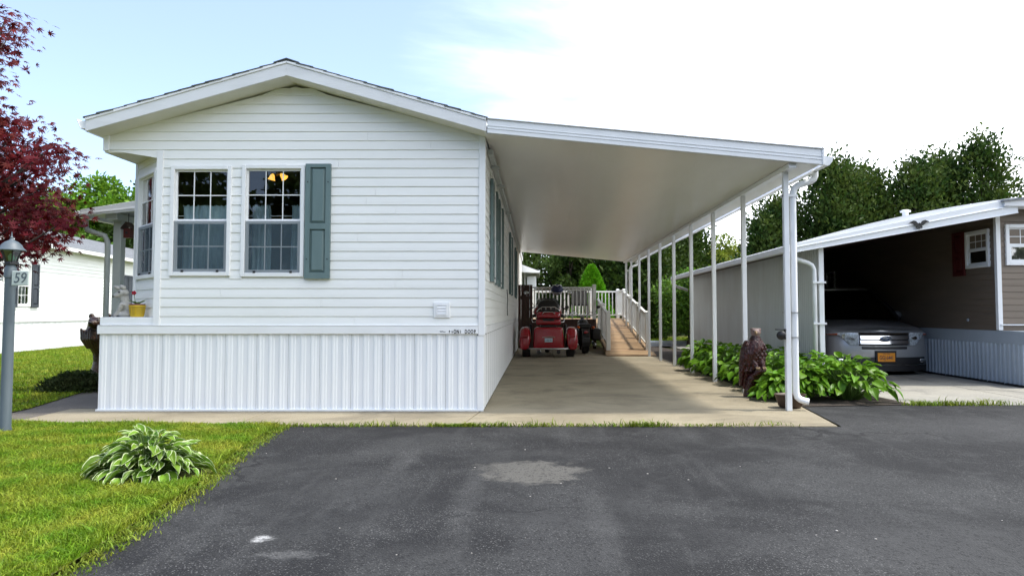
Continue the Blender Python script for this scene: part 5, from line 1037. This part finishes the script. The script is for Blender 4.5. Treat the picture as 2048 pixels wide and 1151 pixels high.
# ------------------------------------------------------------------ vegetation
def unit(v): return v/np.maximum(1e-6, np.linalg.norm(v, axis=1, keepdims=True))
def leafquads(P, D, Nn, L, Wd, fold=0.18):
    """folded rhombus leaves: base P, pointing along D, face normal near Nn"""
    D = unit(D); S = unit(np.cross(D, Nn)); U = np.cross(S, D); L = np.asarray(L).reshape(-1, 1); Wd = np.asarray(Wd).reshape(-1, 1)
    a = P; b = P+D*L*0.5+S*Wd*0.5+U*Wd*fold; c = P+D*L-U*L*0.08; d = P+D*L*0.5-S*Wd*0.5+U*Wd*fold
    V = np.stack([a, b, c, d], 1).reshape(-1, 3); i = np.arange(len(P))*4
    F = np.concatenate([np.stack([i, i+1, i+2], 1), np.stack([i, i+2, i+3], 1)]); return V, F
def crown(name, parent, C, rad, n, size, m, seed, flat=0.8, up=0.3, asp=0.55, org=(0,0,0), out_from=None):
    r = np.random.default_rng(seed); C = np.asarray(C, float); rad = np.broadcast_to(np.asarray(rad, float), (len(C),))
    k = r.integers(0, len(C), n); off = r.normal(size=(n, 3)); off = unit(off)*(r.random((n, 1))**0.45); off[:, 2] *= flat
    P = C[k]+off*rad[k][:, None]
    D = unit(off)*0.7+r.normal(size=(n, 3))*0.6; D[:, 2] += up-0.25
    Nn = r.normal(size=(n, 3))*0.7+unit(off)*0.6; Nn[:, 2] += 0.6
    s = size*r.uniform(0.65, 1.35, n); V, F = leafquads(P-np.array(org), D, Nn, s, s*asp)
    me = fast(name, V, F, [m]); o = bpy.data.objects.new(name, me); COL.objects.link(o)
    if parent: o.parent = parent; ORG[o.name] = (0,0,0)
    return o
def limbs(name, parent, base, trunk_h, r0, targets, m, lean=(0,0)):
    """tapered trunk with limbs up to foliage clumps; built at world coordinates"""
    b = MB(); bx_, by_, bz_ = base; n = 7; tp = [(bx_+lean[0]*t_*t_+0.04*math.sin(3*t_), by_+lean[1]*t_*t_, bz_+trunk_h*t_) for t_ in [i/n for i in range(n+1)]]
    b.tube(tp, [r0*(1.25 if i == 0 else 1-0.72*i/n) for i in range(n+1)], 8)
    for q in targets:
        t_ = min(0.95, max(0.2, (q[2]-bz_)/trunk_h*0.75)); i = int(t_*n); s_ = Vector(tp[i]); e = Vector(q); mid = lerp(s_, e, 0.5); mid.z += 0.12*(e-s_).length*random.uniform(-0.3, 0.6)
        b.tube([s_, mid, e], [r0*0.32, r0*0.2, r0*0.06], 5)
    return b.build(name, m, parent, smooth=True)
def conifer(loc, h, rad, label, m='cedar', n=7000, size=0.20, seed=1, group=None, power=0.75, base=0.03, wob=0.22, cat='tree', name='cedar_tree', sprig=0.26):
    """columnar evergreen: ascending sprays on a trunk, ragged outline"""
    t = thing(name, label, cat, loc, group=group); r = np.random.default_rng(seed); K = int(n/26)
    f = base+(1-base)*(r.random(K)**0.85); th = r.uniform(0, 2*np.pi, K); ph = r.uniform(0, 6.28, 4)
    prof = np.minimum(1, (1-f)*2.2)**power*(0.85+0.15*np.sin(f*9+ph[0]))
    rr_ = rad*prof*(1+wob*np.sin(3*th+ph[1]+f*7)*0.6+wob*r.normal(size=K)*0.6)*np.where(r.random(K) < 0.25, r.uniform(0.3, 0.8, K), 1)
    C = np.stack([rr_*np.cos(th), rr_*np.sin(th), f*h+0.04*rr_], 1)
    k = np.repeat(np.arange(K), 26); m_ = len(k); out = np.stack([np.cos(th), np.sin(th), np.full(K, 0.75)], 1)[k]
    P = C[k]+r.normal(size=(m_, 3))*np.array([sprig, sprig, sprig*1.25])*(0.45+0.55*np.minimum(1, rad))+out*(r.random((m_, 1))-0.6)*0.3*rad*0.5
    P[:, 2] = np.maximum(P[:, 2], 0.03)
    D = out*0.6+r.normal(size=(m_, 3))*0.55; D[:, 2] += 0.35; Nn = r.normal(size=(m_, 3))+out*0.6
    s = size*r.uniform(0.6, 1.4, m_); V, F = leafquads(P, D, Nn, s, s*0.5); me = fast('crown', V, F, [m])
    o = bpy.data.objects.new('crown', me); COL.objects.link(o); o.parent = t
    tg = [tuple(C[i]+np.array(loc)) for i in r.integers(0, K, 14)]
    limbs('trunk', t, loc, h*0.93, max(0.05, rad*0.09), tg, 'bark'); return t
def broadleaf(loc, h, rad, label, m, n=9000, size=0.24, seed=1, group=None, clumps=34, name='leafy_tree', cat='tree', zc=0.62, zr=0.42, cr=0.34):
    t = thing(name, label, cat, loc, group=group); r = np.random.default_rng(seed)
    v = unit(r.normal(size=(clumps, 3)))*(r.random((clumps, 1))**0.35); C = v*np.array([rad, rad, h*zr])*0.82+np.array([0, 0, h*zc]); C[:, 2] = np.maximum(C[:, 2], 0.12*h)
    C = C+np.array(loc); crown('crown', t, C, rad*cr*r.uniform(0.7, 1.25, clumps), n, size, m, seed+5, org=loc)
    limbs('trunk', t, loc, h*0.7, max(0.03, rad*0.07), [tuple(q) for q in C[:16]], 'bark'); return t

# row of cedars behind the neighbour on the right
cd = [(9.15,4.9,0.85,'loose dark cedar left of the row, beside the pale yellow-green tree'),(9.9,6.0,1.2,'dark cedar directly behind the front downspout'),(11.45,7.45,1.1,'cedar whose tip rises above the end of the carport gutter'),(12.4,7.15,1.3,'cedar right of the one behind the carport gutter'),(13.5,7.2,1.35,'cedar above the middle of the corrugated carport roof'),
      (14.65,7.35,1.4,'cedar above the black eagle emblem'),(15.7,7.35,1.15,'cedar just left of the two tallest cedars'),(16.55,7.95,1.15,'second tallest cedar on the far right'),(17.3,8.35,1.2,'tallest cedar at the right end of the row'),(18.15,6.2,0.85,'shorter cedar sloping down at the right end of the row')]
for i, (x, h, r_, lb) in enumerate(cd): conifer((x, 27.0+0.7*math.sin(i*2.1), 0), h*0.91, r_*1.3, lb, 'cedar', 13000, 0.17, 100+i, 'cedars behind the right neighbour', power=0.62, wob=0.30)
# dark wood behind the carport
dw = [(-2.2,31,6.2,1.9,'dark tree behind the shed roof'),(0.9,33,6.6,2.0,'dark tree above the helmet on the railing'),(3.4,32,6.4,1.9,'dark tree above the bright dwarf spruce'),(5.6,33,6.4,1.8,'dark tree beyond the far carport posts'),(7.6,34.5,5.4,1.5,'dark tree rising left of the yellow-green tree'),(4.4,29,5.2,1.3,'dark tree behind the rounded hedge')]
for i, (x, y, h, r_, lb) in enumerate(dw): conifer((x, y, 0), h, r_, lb, 'darkleaf', 9000, 0.21, 150+i, 'dark trees behind the carport', power=0.5, wob=0.3, name='dark_tree', sprig=0.32)
broadleaf((1.35,28.2,0), 4.2, 1.3, 'mid green shrub tree left of the bright dwarf spruce', 'darkleaf', 6000, 0.16, 171, clumps=26)
broadleaf((9.6,35.5,0), 5.0, 1.75, 'pale yellow-green tree seen between the carport posts', 'limeleaf', 8000, 0.17, 172)
broadleaf((5.15,23.2,0), 2.75, 1.25, 'rounded sunlit hedge bush at the back of the corrugated wall', 'midleaf', 10000, 0.12, 173, clumps=40, name='hedge_bush', cat='bush', zc=0.5, zr=0.5)
broadleaf((6.3,25.2,0), 3.2, 1.5, 'bright green bush behind the far end of the corrugated wall', 'brightleaf', 8000, 0.13, 174, clumps=36, name='hedge_bush', cat='bush', zc=0.55, zr=0.45)
# dwarf spruce
sx, sy = 2.10, 26.4
ds = thing('dwarf_spruce', 'bright green cone-shaped dwarf spruce behind the deck', 'tree', (sx, sy, 0))
r = np.random.default_rng(77); n = 26000; f = r.random(n)**0.8; th = r.uniform(0, 6.283, n); rr_ = 0.98*(1-f)**0.75*(1+0.13*np.sin(5*th+17*f)*np.sin(23*f+3*th)+0.09*np.sin(11*th-31*f))*r.uniform(0.80, 1.08, n)
P = np.stack([rr_*np.cos(th), rr_*np.sin(th), f*2.88+0.02], 1); D = np.stack([np.cos(th), np.sin(th), np.full(n, 0.6)], 1)+r.normal(size=(n, 3))*0.35
V, F = leafquads(P, D, r.normal(size=(n, 3))+np.array([0,0,0.6]), r.uniform(0.08, 0.16, n), r.uniform(0.03, 0.05, n)); o = link_mesh('crown', fast('crown', V, F, ['spruce']), ds)
b = MB(); b.tube([(sx,sy,0),(sx,sy,2.4)], [0.07,0.02], 7); b.build('trunk', 'bark', ds)
broadleaf((-23.2,37,0), 8.4, 3.0, 'bright green leafy tree above the left neighbouring roof', 'brightleaf', 14000, 0.26, 181, 'trees behind the left neighbour', 46)
broadleaf((-26.5,37.5,0), 7.8, 3.0, 'bright tree half hidden behind the red maple', 'midleaf', 9000, 0.28, 182, 'trees behind the left neighbour', 40)
broadleaf((-20.6,35.5,0), 7.3, 2.2, 'darker green tree beside the cut house corner', 'darkleaf', 11000, 0.24, 183, 'trees behind the left neighbour', 40)
conifer((-20.9,38.5,0), 9.6, 1.7, 'dark conifer showing between house corner and bright tree', 'darkleaf', 7000, 0.26, 184, 'trees behind the left neighbour', wob=0.3, name='dark_tree')
broadleaf((-17.8,34,0), 6.6, 2.4, 'dark green tree behind the side porch', 'darkleaf', 9000, 0.22, 185, 'trees behind the left neighbour', 36)
broadleaf((-23.0,33.5,0), 5.2, 2.3, 'low mid green tree just behind the left neighbouring roof', 'midleaf', 9000, 0.2, 186, 'trees behind the left neighbour', 36)
# woods: across the street behind the viewer (seen in the window panes) and far behind the lot
C = [(x+rng.uniform(-1.5,1.5), -27+rng.uniform(-3,3), z) for x in np.arange(-42, 43, 2.4) for z in (1.2, 3.4, 5.6, 7.6, 9.0)]
o = crown('woods', None, C, 1.9, 26000, 0.75, 'darkleaf', 301); tag(o, 'dark woods across the street mirrored in the window panes', 'woods', kind='stuff')
C = [(x+rng.uniform(-1.5,1.5), 44+rng.uniform(-2,2), z) for x in np.arange(-46, 40, 2.6) for z in (0.8, 2.4, 3.8)]
o = crown('woods', None, C, 1.8, 22000, 0.5, 'darkleaf', 302); tag(o, 'far dark woods along the back of the lots', 'woods', kind='stuff')

# red Japanese maple, trunk just outside the frame
mx_, my_ = -8.15, 8.9
mt = thing('maple_tree', 'red-leaved Japanese maple at the left edge behind the lamp post', 'tree', (mx_, my_, 0))
ZT = [1.2,1.55,1.8,2.0,2.3,2.55,2.75,3.0,3.3,3.55,3.75,4.2,4.6,5.0]; XT = [-6.75,-6.35,-6.0,-5.75,-5.62,-5.85,-5.80,-5.66,-5.95,-6.42,-6.72,-6.55,-6.32,-6.5]
r = np.random.default_rng(5); CL_ = []
while len(CL_) < 500:
    v = unit(r.normal(size=(1,3)))[0]*(r.random()**0.4); c = np.array([mx_, my_, 2.75])+v*np.array([2.7,1.7,2.2]); lim_ = np.interp(1.1+(c[2]-1.1)*8.3/c[1], ZT, XT)*c[1]/8.3
    if c[0] > lim_-0.30 or c[2] < 1.35: continue
    if 3.45 < c[2] < 4.5 and c[0] > -0.762*c[1]: continue
    CL_.append(c)
for z in (1.85,2.0,2.15,2.3,2.45,2.65,2.85,3.0,3.12,3.4,3.6,3.8,3.95,4.1,4.25,4.45,4.6,4.75):            # reaching sprays that shape the outline
    xl = np.interp(z, ZT, XT); yy1, yy2 = r.uniform(7.8,8.8), r.uniform(7.8,8.8); CL_ += [np.array([(xl-0.20)*yy1/8.3, yy1, 1.1+(z-1.1)*yy1/8.3]), np.array([(xl-0.50)*yy2/8.3, yy2, 1.13+(z-1.1)*yy2/8.3])]
CL_ = np.array(CL_); per = 46; k = np.repeat(np.arange(len(CL_)), per); n = len(k)
off = r.normal(size=(n,3))*np.array([0.17,0.17,0.055]); P = CL_[k]+off
rad_ = CL_[k]-np.array([mx_,my_,2.4]); rad_[:,2] = 0
D = unit(rad_)*0.5+unit(off)*0.5+r.normal(size=(n,3))*0.3; D[:,2] -= 0.45; Nn = r.normal(size=(n,3))*0.35+np.array([0,-0.35,0.8])
star = []
for a, l_, w_ in ((-118,0.42,0.07),(-74,0.72,0.10),(-36,0.92,0.115),(0,1.0,0.12),(36,0.92,0.115),(74,0.72,0.10),(118,0.42,0.07)): star += [(a, l_, w_)]
out = [(-0.10,0.0)]
for i, (a, l_, w_) in enumerate(star):
    a_ = R(a); out += [(0.55*l_*math.cos(a_-0.22),0.55*l_*math.sin(a_-0.22)),(l_*math.cos(a_),l_*math.sin(a_)),(0.55*l_*math.cos(a_+0.22),0.55*l_*math.sin(a_+0.22))]
    if i < 6:
        m_ = R((a+star[i+1][0])/2); out.append((0.26*math.cos(m_),0.26*math.sin(m_)))
out = np.array(out); ns = len(out)
def star_frames(P, D, Nn, s):
    D = unit(D); S = unit(np.cross(D, Nn)); U = np.cross(S, D); return D, S, U
D, S, U = star_frames(P, D, Nn, None); sz = r.uniform(0.052, 0.086, n)
pick = np.argsort(P[:,1]+np.where((P[:,0]/P[:,1] > -0.775) & (P[:,2] < 4.75), 0, 100))[:300]; rest = np.ones(n, bool); rest[pick] = False
Pr, Dr, Sr, Ur, sr = P[rest], D[rest], S[rest], U[rest], sz[rest]; droop = -0.22*(out[:,0]**2+out[:,1]**2)
loc2 = np.concatenate([[[0.12,0.0,0.02]], np.column_stack([out, droop])])
V = Pr[:,None,:]+sr[:,None,None]*(Dr[:,None,:]*loc2[None,:,0:1]+Sr[:,None,:]*loc2[None,:,1:2]+Ur[:,None,:]*loc2[None,:,2:3]); V = V.reshape(-1,3)-np.array([mx_,my_,0])
tri = np.array([[0, 1+i, 1+(i+1) % ns] for i in range(ns)]); F = (np.arange(len(Pr))*(ns+1))[:,None,None]+tri[None]; o = link_mesh('crown', fast('crown', V, F.reshape(-1,3), ['mapleleaf']), mt); o['kind'] = 'stuff'
one = fast('leaf', loc2, tri, ['mapleleaf'])
for i in pick:
    M = Matrix((D[i], S[i], U[i])).transposed(); link_mesh('leaf', one, mt, P[i]-np.array([mx_,my_,0]), M.to_quaternion(), (sz[i],)*3)
limbs('trunk', mt, (mx_, my_, 0), 2.2, 0.11, [tuple(c) for c in CL_[::3]]+[tuple(c) for c in CL_[-22:]], 'maplebark', (0.1, 0.0))

# hostas
def hosta_leaf(name, w, mats, cup=0.10, droop=0.35, wave=0.0, seed=0):
    rr = random.Random(seed); vs, fs, mi = [], [], []; st = [0.0,0.10,0.28,0.48,0.68,0.86,1.0]; prof = [0.06,0.52,0.92,1.0,0.80,0.42,0.02]; ac = [-1,-0.83,-0.40,0,0.40,0.83,1]
    for t_, p_ in zip(st, prof):
        for a in ac:
            ww = w*0.5*p_; zz_ = cup*abs(a)*p_-droop*t_*t_+(wave*rr.uniform(-1,1) if abs(a) == 1 else 0)-0.02*(a == 0); vs.append((t_, a*ww, zz_))
    for i in range(6):
        for j in range(6):
            fs.append((i*7+j, (i+1)*7+j, (i+1)*7+j+1, i*7+j+1)); mi.append(1 if j in (0, 5) and len(mats) > 1 else 0)
    me = bpy.data.meshes.new(name); me.from_pydata(vs, [], fs)
    for m_ in mats: me.materials.append(X[m_])
    me.polygons.foreach_set('material_index', mi); me.polygons.foreach_set('use_smooth', [True]*len(fs)); me.update(); return me
def hosta(label, c, rad, h, nleaf, L, meshes, seed, group=None, sq=1.0, lo=-0.38, zf=(0.76, 0.66)):
    t = thing('hosta_plant', label, 'plant', (c[0], c[1], 0), group=group); rr = random.Random(seed); st = MB()
    for i in range(nleaf):
        f = math.sqrt((i+0.5)/nleaf); a = i*2.39996+rr.uniform(-0.4, 0.4); rd = rad*f*rr.uniform(0.75, 1.05); x, y = rd*math.cos(a), rd*math.sin(a)*sq
        z = h*(1-zf[0]*f**2.2)*rr.uniform(zf[1], 1.0)+0.015; tilt = lerp(0.95, lo, f**0.9)+rr.uniform(-0.42, 0.42); l_ = L*rr.uniform(0.75, 1.15)*(0.8+0.25*f)
        d = Vector((math.cos(a+rr.uniform(-0.35,0.35))*math.cos(tilt), math.sin(a+rr.uniform(-0.35,0.35))*math.cos(tilt), math.sin(tilt))).normalized()
        s_ = Vector((0,0,1)).cross(d).normalized(); u_ = d.cross(s_); M = Matrix((d, s_, u_)).transposed().to_quaternion() @ Matrix.Rotation(rr.uniform(-0.6,0.6), 3, 'X').to_quaternion()
        p_ = Vector((x, y, z))-d*l_*0.45; p_.z = max(p_.z, 0.03); link_mesh('leaf', rr.choice(meshes), t, p_, M, (l_,)*3)
        st.tube([(p_.x*0.25,p_.y*0.25,0.0),(p_.x*0.6,p_.y*0.6,p_.z*0.6),tuple(p_)], [0.006,0.005,0.004], 4)
    o = bpy.data.objects.new('stems', st.mesh('stems', 'stem')); COL.objects.link(o); o.parent = t; return t
vm = [hosta_leaf('leaf', w, ['hostavar','hostarim'], c, d, 0.05, i) for i, (w, c, d) in enumerate(((0.52,0.16,0.30),(0.46,0.22,0.18),(0.58,0.10,0.42),(0.50,0.18,0.55)))]
gm = [hosta_leaf('leaf', w, ['hosta'], c, d, 0.03, i+9) for i, (w, c, d) in enumerate(((0.68,0.12,0.32),(0.60,0.16,0.24),(0.72,0.08,0.45),(0.64,0.14,0.55)))]
hosta('cream-edged green hosta clump on the front lawn', (-2.62, 4.66), 0.385, 0.33, 260, 0.118, vm, 3, sq=0.80, lo=-0.12, zf=(0.86, 0.45))
HP = [((3.38,8.78),0.40,0.52,'hosta right behind the planter bowl and front post'),((3.95,8.80),0.58,0.58,'big hosta at the right end of the bed nearest the asphalt'),((3.30,9.62),0.46,0.56,'hosta just right of the eagle statue'),((3.95,9.65),0.48,0.56,'hosta behind the bed end, against the corrugated wall'),((3.24,10.45),0.46,0.56,'hosta behind the eagle statue beside the third post'),
      ((3.90,10.75),0.46,0.56,'hosta at the foot of the corrugated wall behind the eagle statue'),((3.20,11.3),0.48,0.60,'hosta left of the eagle statue beside the slab'),((3.18,12.15),0.48,0.60,'hosta second from the far left end of the bed'),((3.80,11.9),0.48,0.62,'hosta by the wall at the far left of the bed'),((3.12,13.0),0.46,0.58,'hosta at the far left end of the bed'),((3.08,8.72),0.36,0.36,'low hosta between the eagle statue and the front carport post')]
for i, (c, r_, h, lb) in enumerate(HP): hosta(lb, c, r_*1.06, h, 230 if i == 1 else 170, 0.148, gm, 40+i, 'green hostas along the carport slab')
# plant in the yellow pot
rr = random.Random(3)
for k in range(7):
    a = k*0.9; d = Vector((math.cos(a)*0.8, math.sin(a)*0.8, 0.75)).normalized(); s_ = Vector((0,0,1)).cross(d).normalized(); u_ = d.cross(s_)
    link_mesh('leaf', gm[k % 4], fp, (0.01*math.cos(a), 0.01*math.sin(a), 0.14), Matrix((d, s_, u_)).transposed().to_quaternion(), (0.095*rr.uniform(0.7,1.3), 0.05, 0.08))
b = MB(); b.tube([(fx-0.02,fy,LZ+0.14),(fx-0.035,fy,LZ+0.21),(fx-0.04,fy,LZ+0.265)], 0.003, 5); b.build('stalk', 'stem', fp)
for k in range(5):
    a = k*1.257; b = MB(); b.ell((fx-0.04+0.015*math.cos(a),fy-0.005,LZ+0.275+0.013*math.sin(a)),(0.014,0.008,0.012),8,5); b.build('petal', 'petal', fp, smooth=True)
# low shrub by the walk
lsx, lsy = -6.55, 9.75
ls = thing('low_shrub', 'low dark spreading shrub beside the walkway by the bear carving', 'shrub', (lsx, lsy, 0))
C = [(lsx+0.36*math.cos(a)*q, lsy+0.36*math.sin(a)*q, 0.06+0.13*(1-q*q)) for a in np.arange(0, 6.28, 0.5) for q in (0.35, 0.75, 1.0)]
crown('foliage', ls, C, 0.13, 7000, 0.045, 'juniper', 66, flat=0.7, up=0.5, asp=0.4, org=(lsx,lsy,0))
limbs('stem', ls, (lsx,lsy,0), 0.15, 0.03, C[::4], 'bark')

# grass blades
def inside(px, py, poly):
    res = np.zeros(len(px), bool); j = len(poly)-1
    for i in range(len(poly)):
        xi, yi = poly[i]; xj, yj = poly[j]; c = ((yi > py) != (yj > py)) & (px < (xj-xi)*(py-yi)/(yj-yi+1e-12)+xi); res ^= c; j = i
    return res
def blades(name, label, pts, h, w, m, seed, lean=0.5, z0=0.0, kind='stuff', cat='grass'):
    r = np.random.default_rng(seed); n = len(pts); a = r.uniform(0, 6.283, n); cl = 0.5+0.5*np.sin(pts[:,0]*5.1+1.7*np.sin(pts[:,1]*3.7))*np.sin(pts[:,1]*6.3+1.3*np.sin(pts[:,0]*4.1)); L = h*r.uniform(0.45, 1.25, n)*(0.7+0.7*cl)*np.where(r.random(n) < 0.03, 1.7, 1); ln = L*lean*r.uniform(0.2, 1.6, n); wd = w*r.uniform(0.6, 1.4, n)
    dx_, dy_ = np.cos(a), np.sin(a); b2 = r.uniform(0, 6.283, n); sx_, sy_ = np.cos(b2)*wd/2, np.sin(b2)*wd/2; x, y = pts[:,0], pts[:,1]; z = np.full(n, z0)
    V = np.stack([np.stack([x-sx_,y-sy_,z],1), np.stack([x+sx_,y+sy_,z],1), np.stack([x+sx_*0.7+dx_*ln*0.35,y+sy_*0.7+dy_*ln*0.35,z+L*0.6],1), np.stack([x-sx_*0.7+dx_*ln*0.35,y-sy_*0.7+dy_*ln*0.35,z+L*0.6],1), np.stack([x+dx_*ln,y+dy_*ln,z+L*(1-0.25*lean)],1)],1).reshape(-1,3)
    i = np.arange(n)*5; F = np.concatenate([np.stack([i,i+1,i+2],1),np.stack([i,i+2,i+3],1),np.stack([i+3,i+2,i+4],1)])
    o = link_mesh(name, fast(name, V, F, [m])); return tag(o, label, cat, kind=kind)
r = np.random.default_rng(9)
q = np.stack([r.uniform(-5.8,-2.0,400000), 2.3+4.7*r.random(400000)**1.15],1); q = q[inside(q[:,0],q[:,1],lawn_f)]; d_ = np.hypot((q[:,0]+2.62)/0.40, (q[:,1]-4.66)/0.30); q = q[(d_ > 1) & (q[:,0] > -0.80*q[:,1]-0.3)][:150000]
blades('grass', 'short bright green lawn grass in the left foreground', q, 0.040, 0.0055, 'grass', 12, 0.8, 0.004)
q = np.stack([r.uniform(-16,-5.6,300000), 7.2+15*r.random(300000)**1.3],1); sl_ = [(-30,7.3),(-12,7.3),(-5.74,6.95),(-5.76,7.2),(-5.83,7.9),(-6.00,8.5),(-6.33,9.6),(-6.58,11),(-6.60,30),(-30,30)]; q = q[inside(q[:,0],q[:,1],sl_) & (q[:,0] > -0.80*q[:,1]-0.4)][:110000]
blades('grass', 'green side lawn between the white home and the left neighbour', q, 0.045, 0.011, 'grass', 13, 0.7, 0.004)
ed = np.array(edge[:10]); sg_ = r.integers(0, 9, 5000); tt = r.random(5000)[:,None]; q = ed[sg_]*(1-tt)+ed[sg_+1]*tt+r.normal(size=(5000,2))*np.array([0.045,0.03])+0.03*np.sin(37*(sg_+tt[:,0]))[:,None]*np.array([1,0])
blades('grass', 'ragged pale dry grass edging along the left side of the asphalt', q, 0.025, 0.006, 'weed', 14, 1.0, -0.006)
q = np.concatenate([np.stack([r.normal(c_, s_, k_), 6.742+0.02*r.normal(size=k_)],1) for c_, s_, k_ in ((-0.72,0.10,420),(-0.95,0.06,120),(-0.40,0.07,110),(-2.2,0.25,260),(0.0,0.14,150),(0.55,0.2,160),(1.05,0.12,330),(1.6,0.2,170),(-1.5,0.3,180),(2.2,0.2,60))])
blades('weeds', 'weeds sprouting along the joint between slab and asphalt', q, 0.050, 0.008, 'weed', 15, 0.9, -0.01, cat='weeds')
q = np.concatenate([np.stack([r.normal(c_, s_, k_), 8.27+0.03*r.normal(size=k_)],1) for c_, s_, k_ in ((4.65,0.12,260),(4.95,0.1,160),(5.3,0.3,220),(6.5,0.18,240),(6.95,0.08,160),(7.5,0.3,200))])
blades('weeds', 'grass tufts along the front edge of the right neighbour slab', q, 0.07, 0.009, 'weed', 16, 0.8, -0.01, cat='weeds')
q = np.stack([r.uniform(3.1,9,14000), r.uniform(24.3,30,14000)],1); blades('grass', 'patch of lawn behind the ramp and far carport posts', q, 0.07, 0.02, 'grass', 17, 0.7, 0.0)
# pale litter scattered on the asphalt
b = MB()
for k in range(34):
    y = 2.6+5.5*random.random()**1.2; x = random.uniform(-0.6, 0.75)*y+0.2
    if (y > 6.7 and x < 3.1) or x < -0.2-0.36*y-0.5: continue
    s_ = random.uniform(0.003, 0.008); b.ell((x, y, -0.011+s_*0.3), (s_, s_*random.uniform(0.5, 1), s_*0.45), 6, 4)
tag(b.build('pebbles', 'pebble'), 'pale pebbles and petals scattered over the asphalt drive', 'pebbles', kind='stuff')
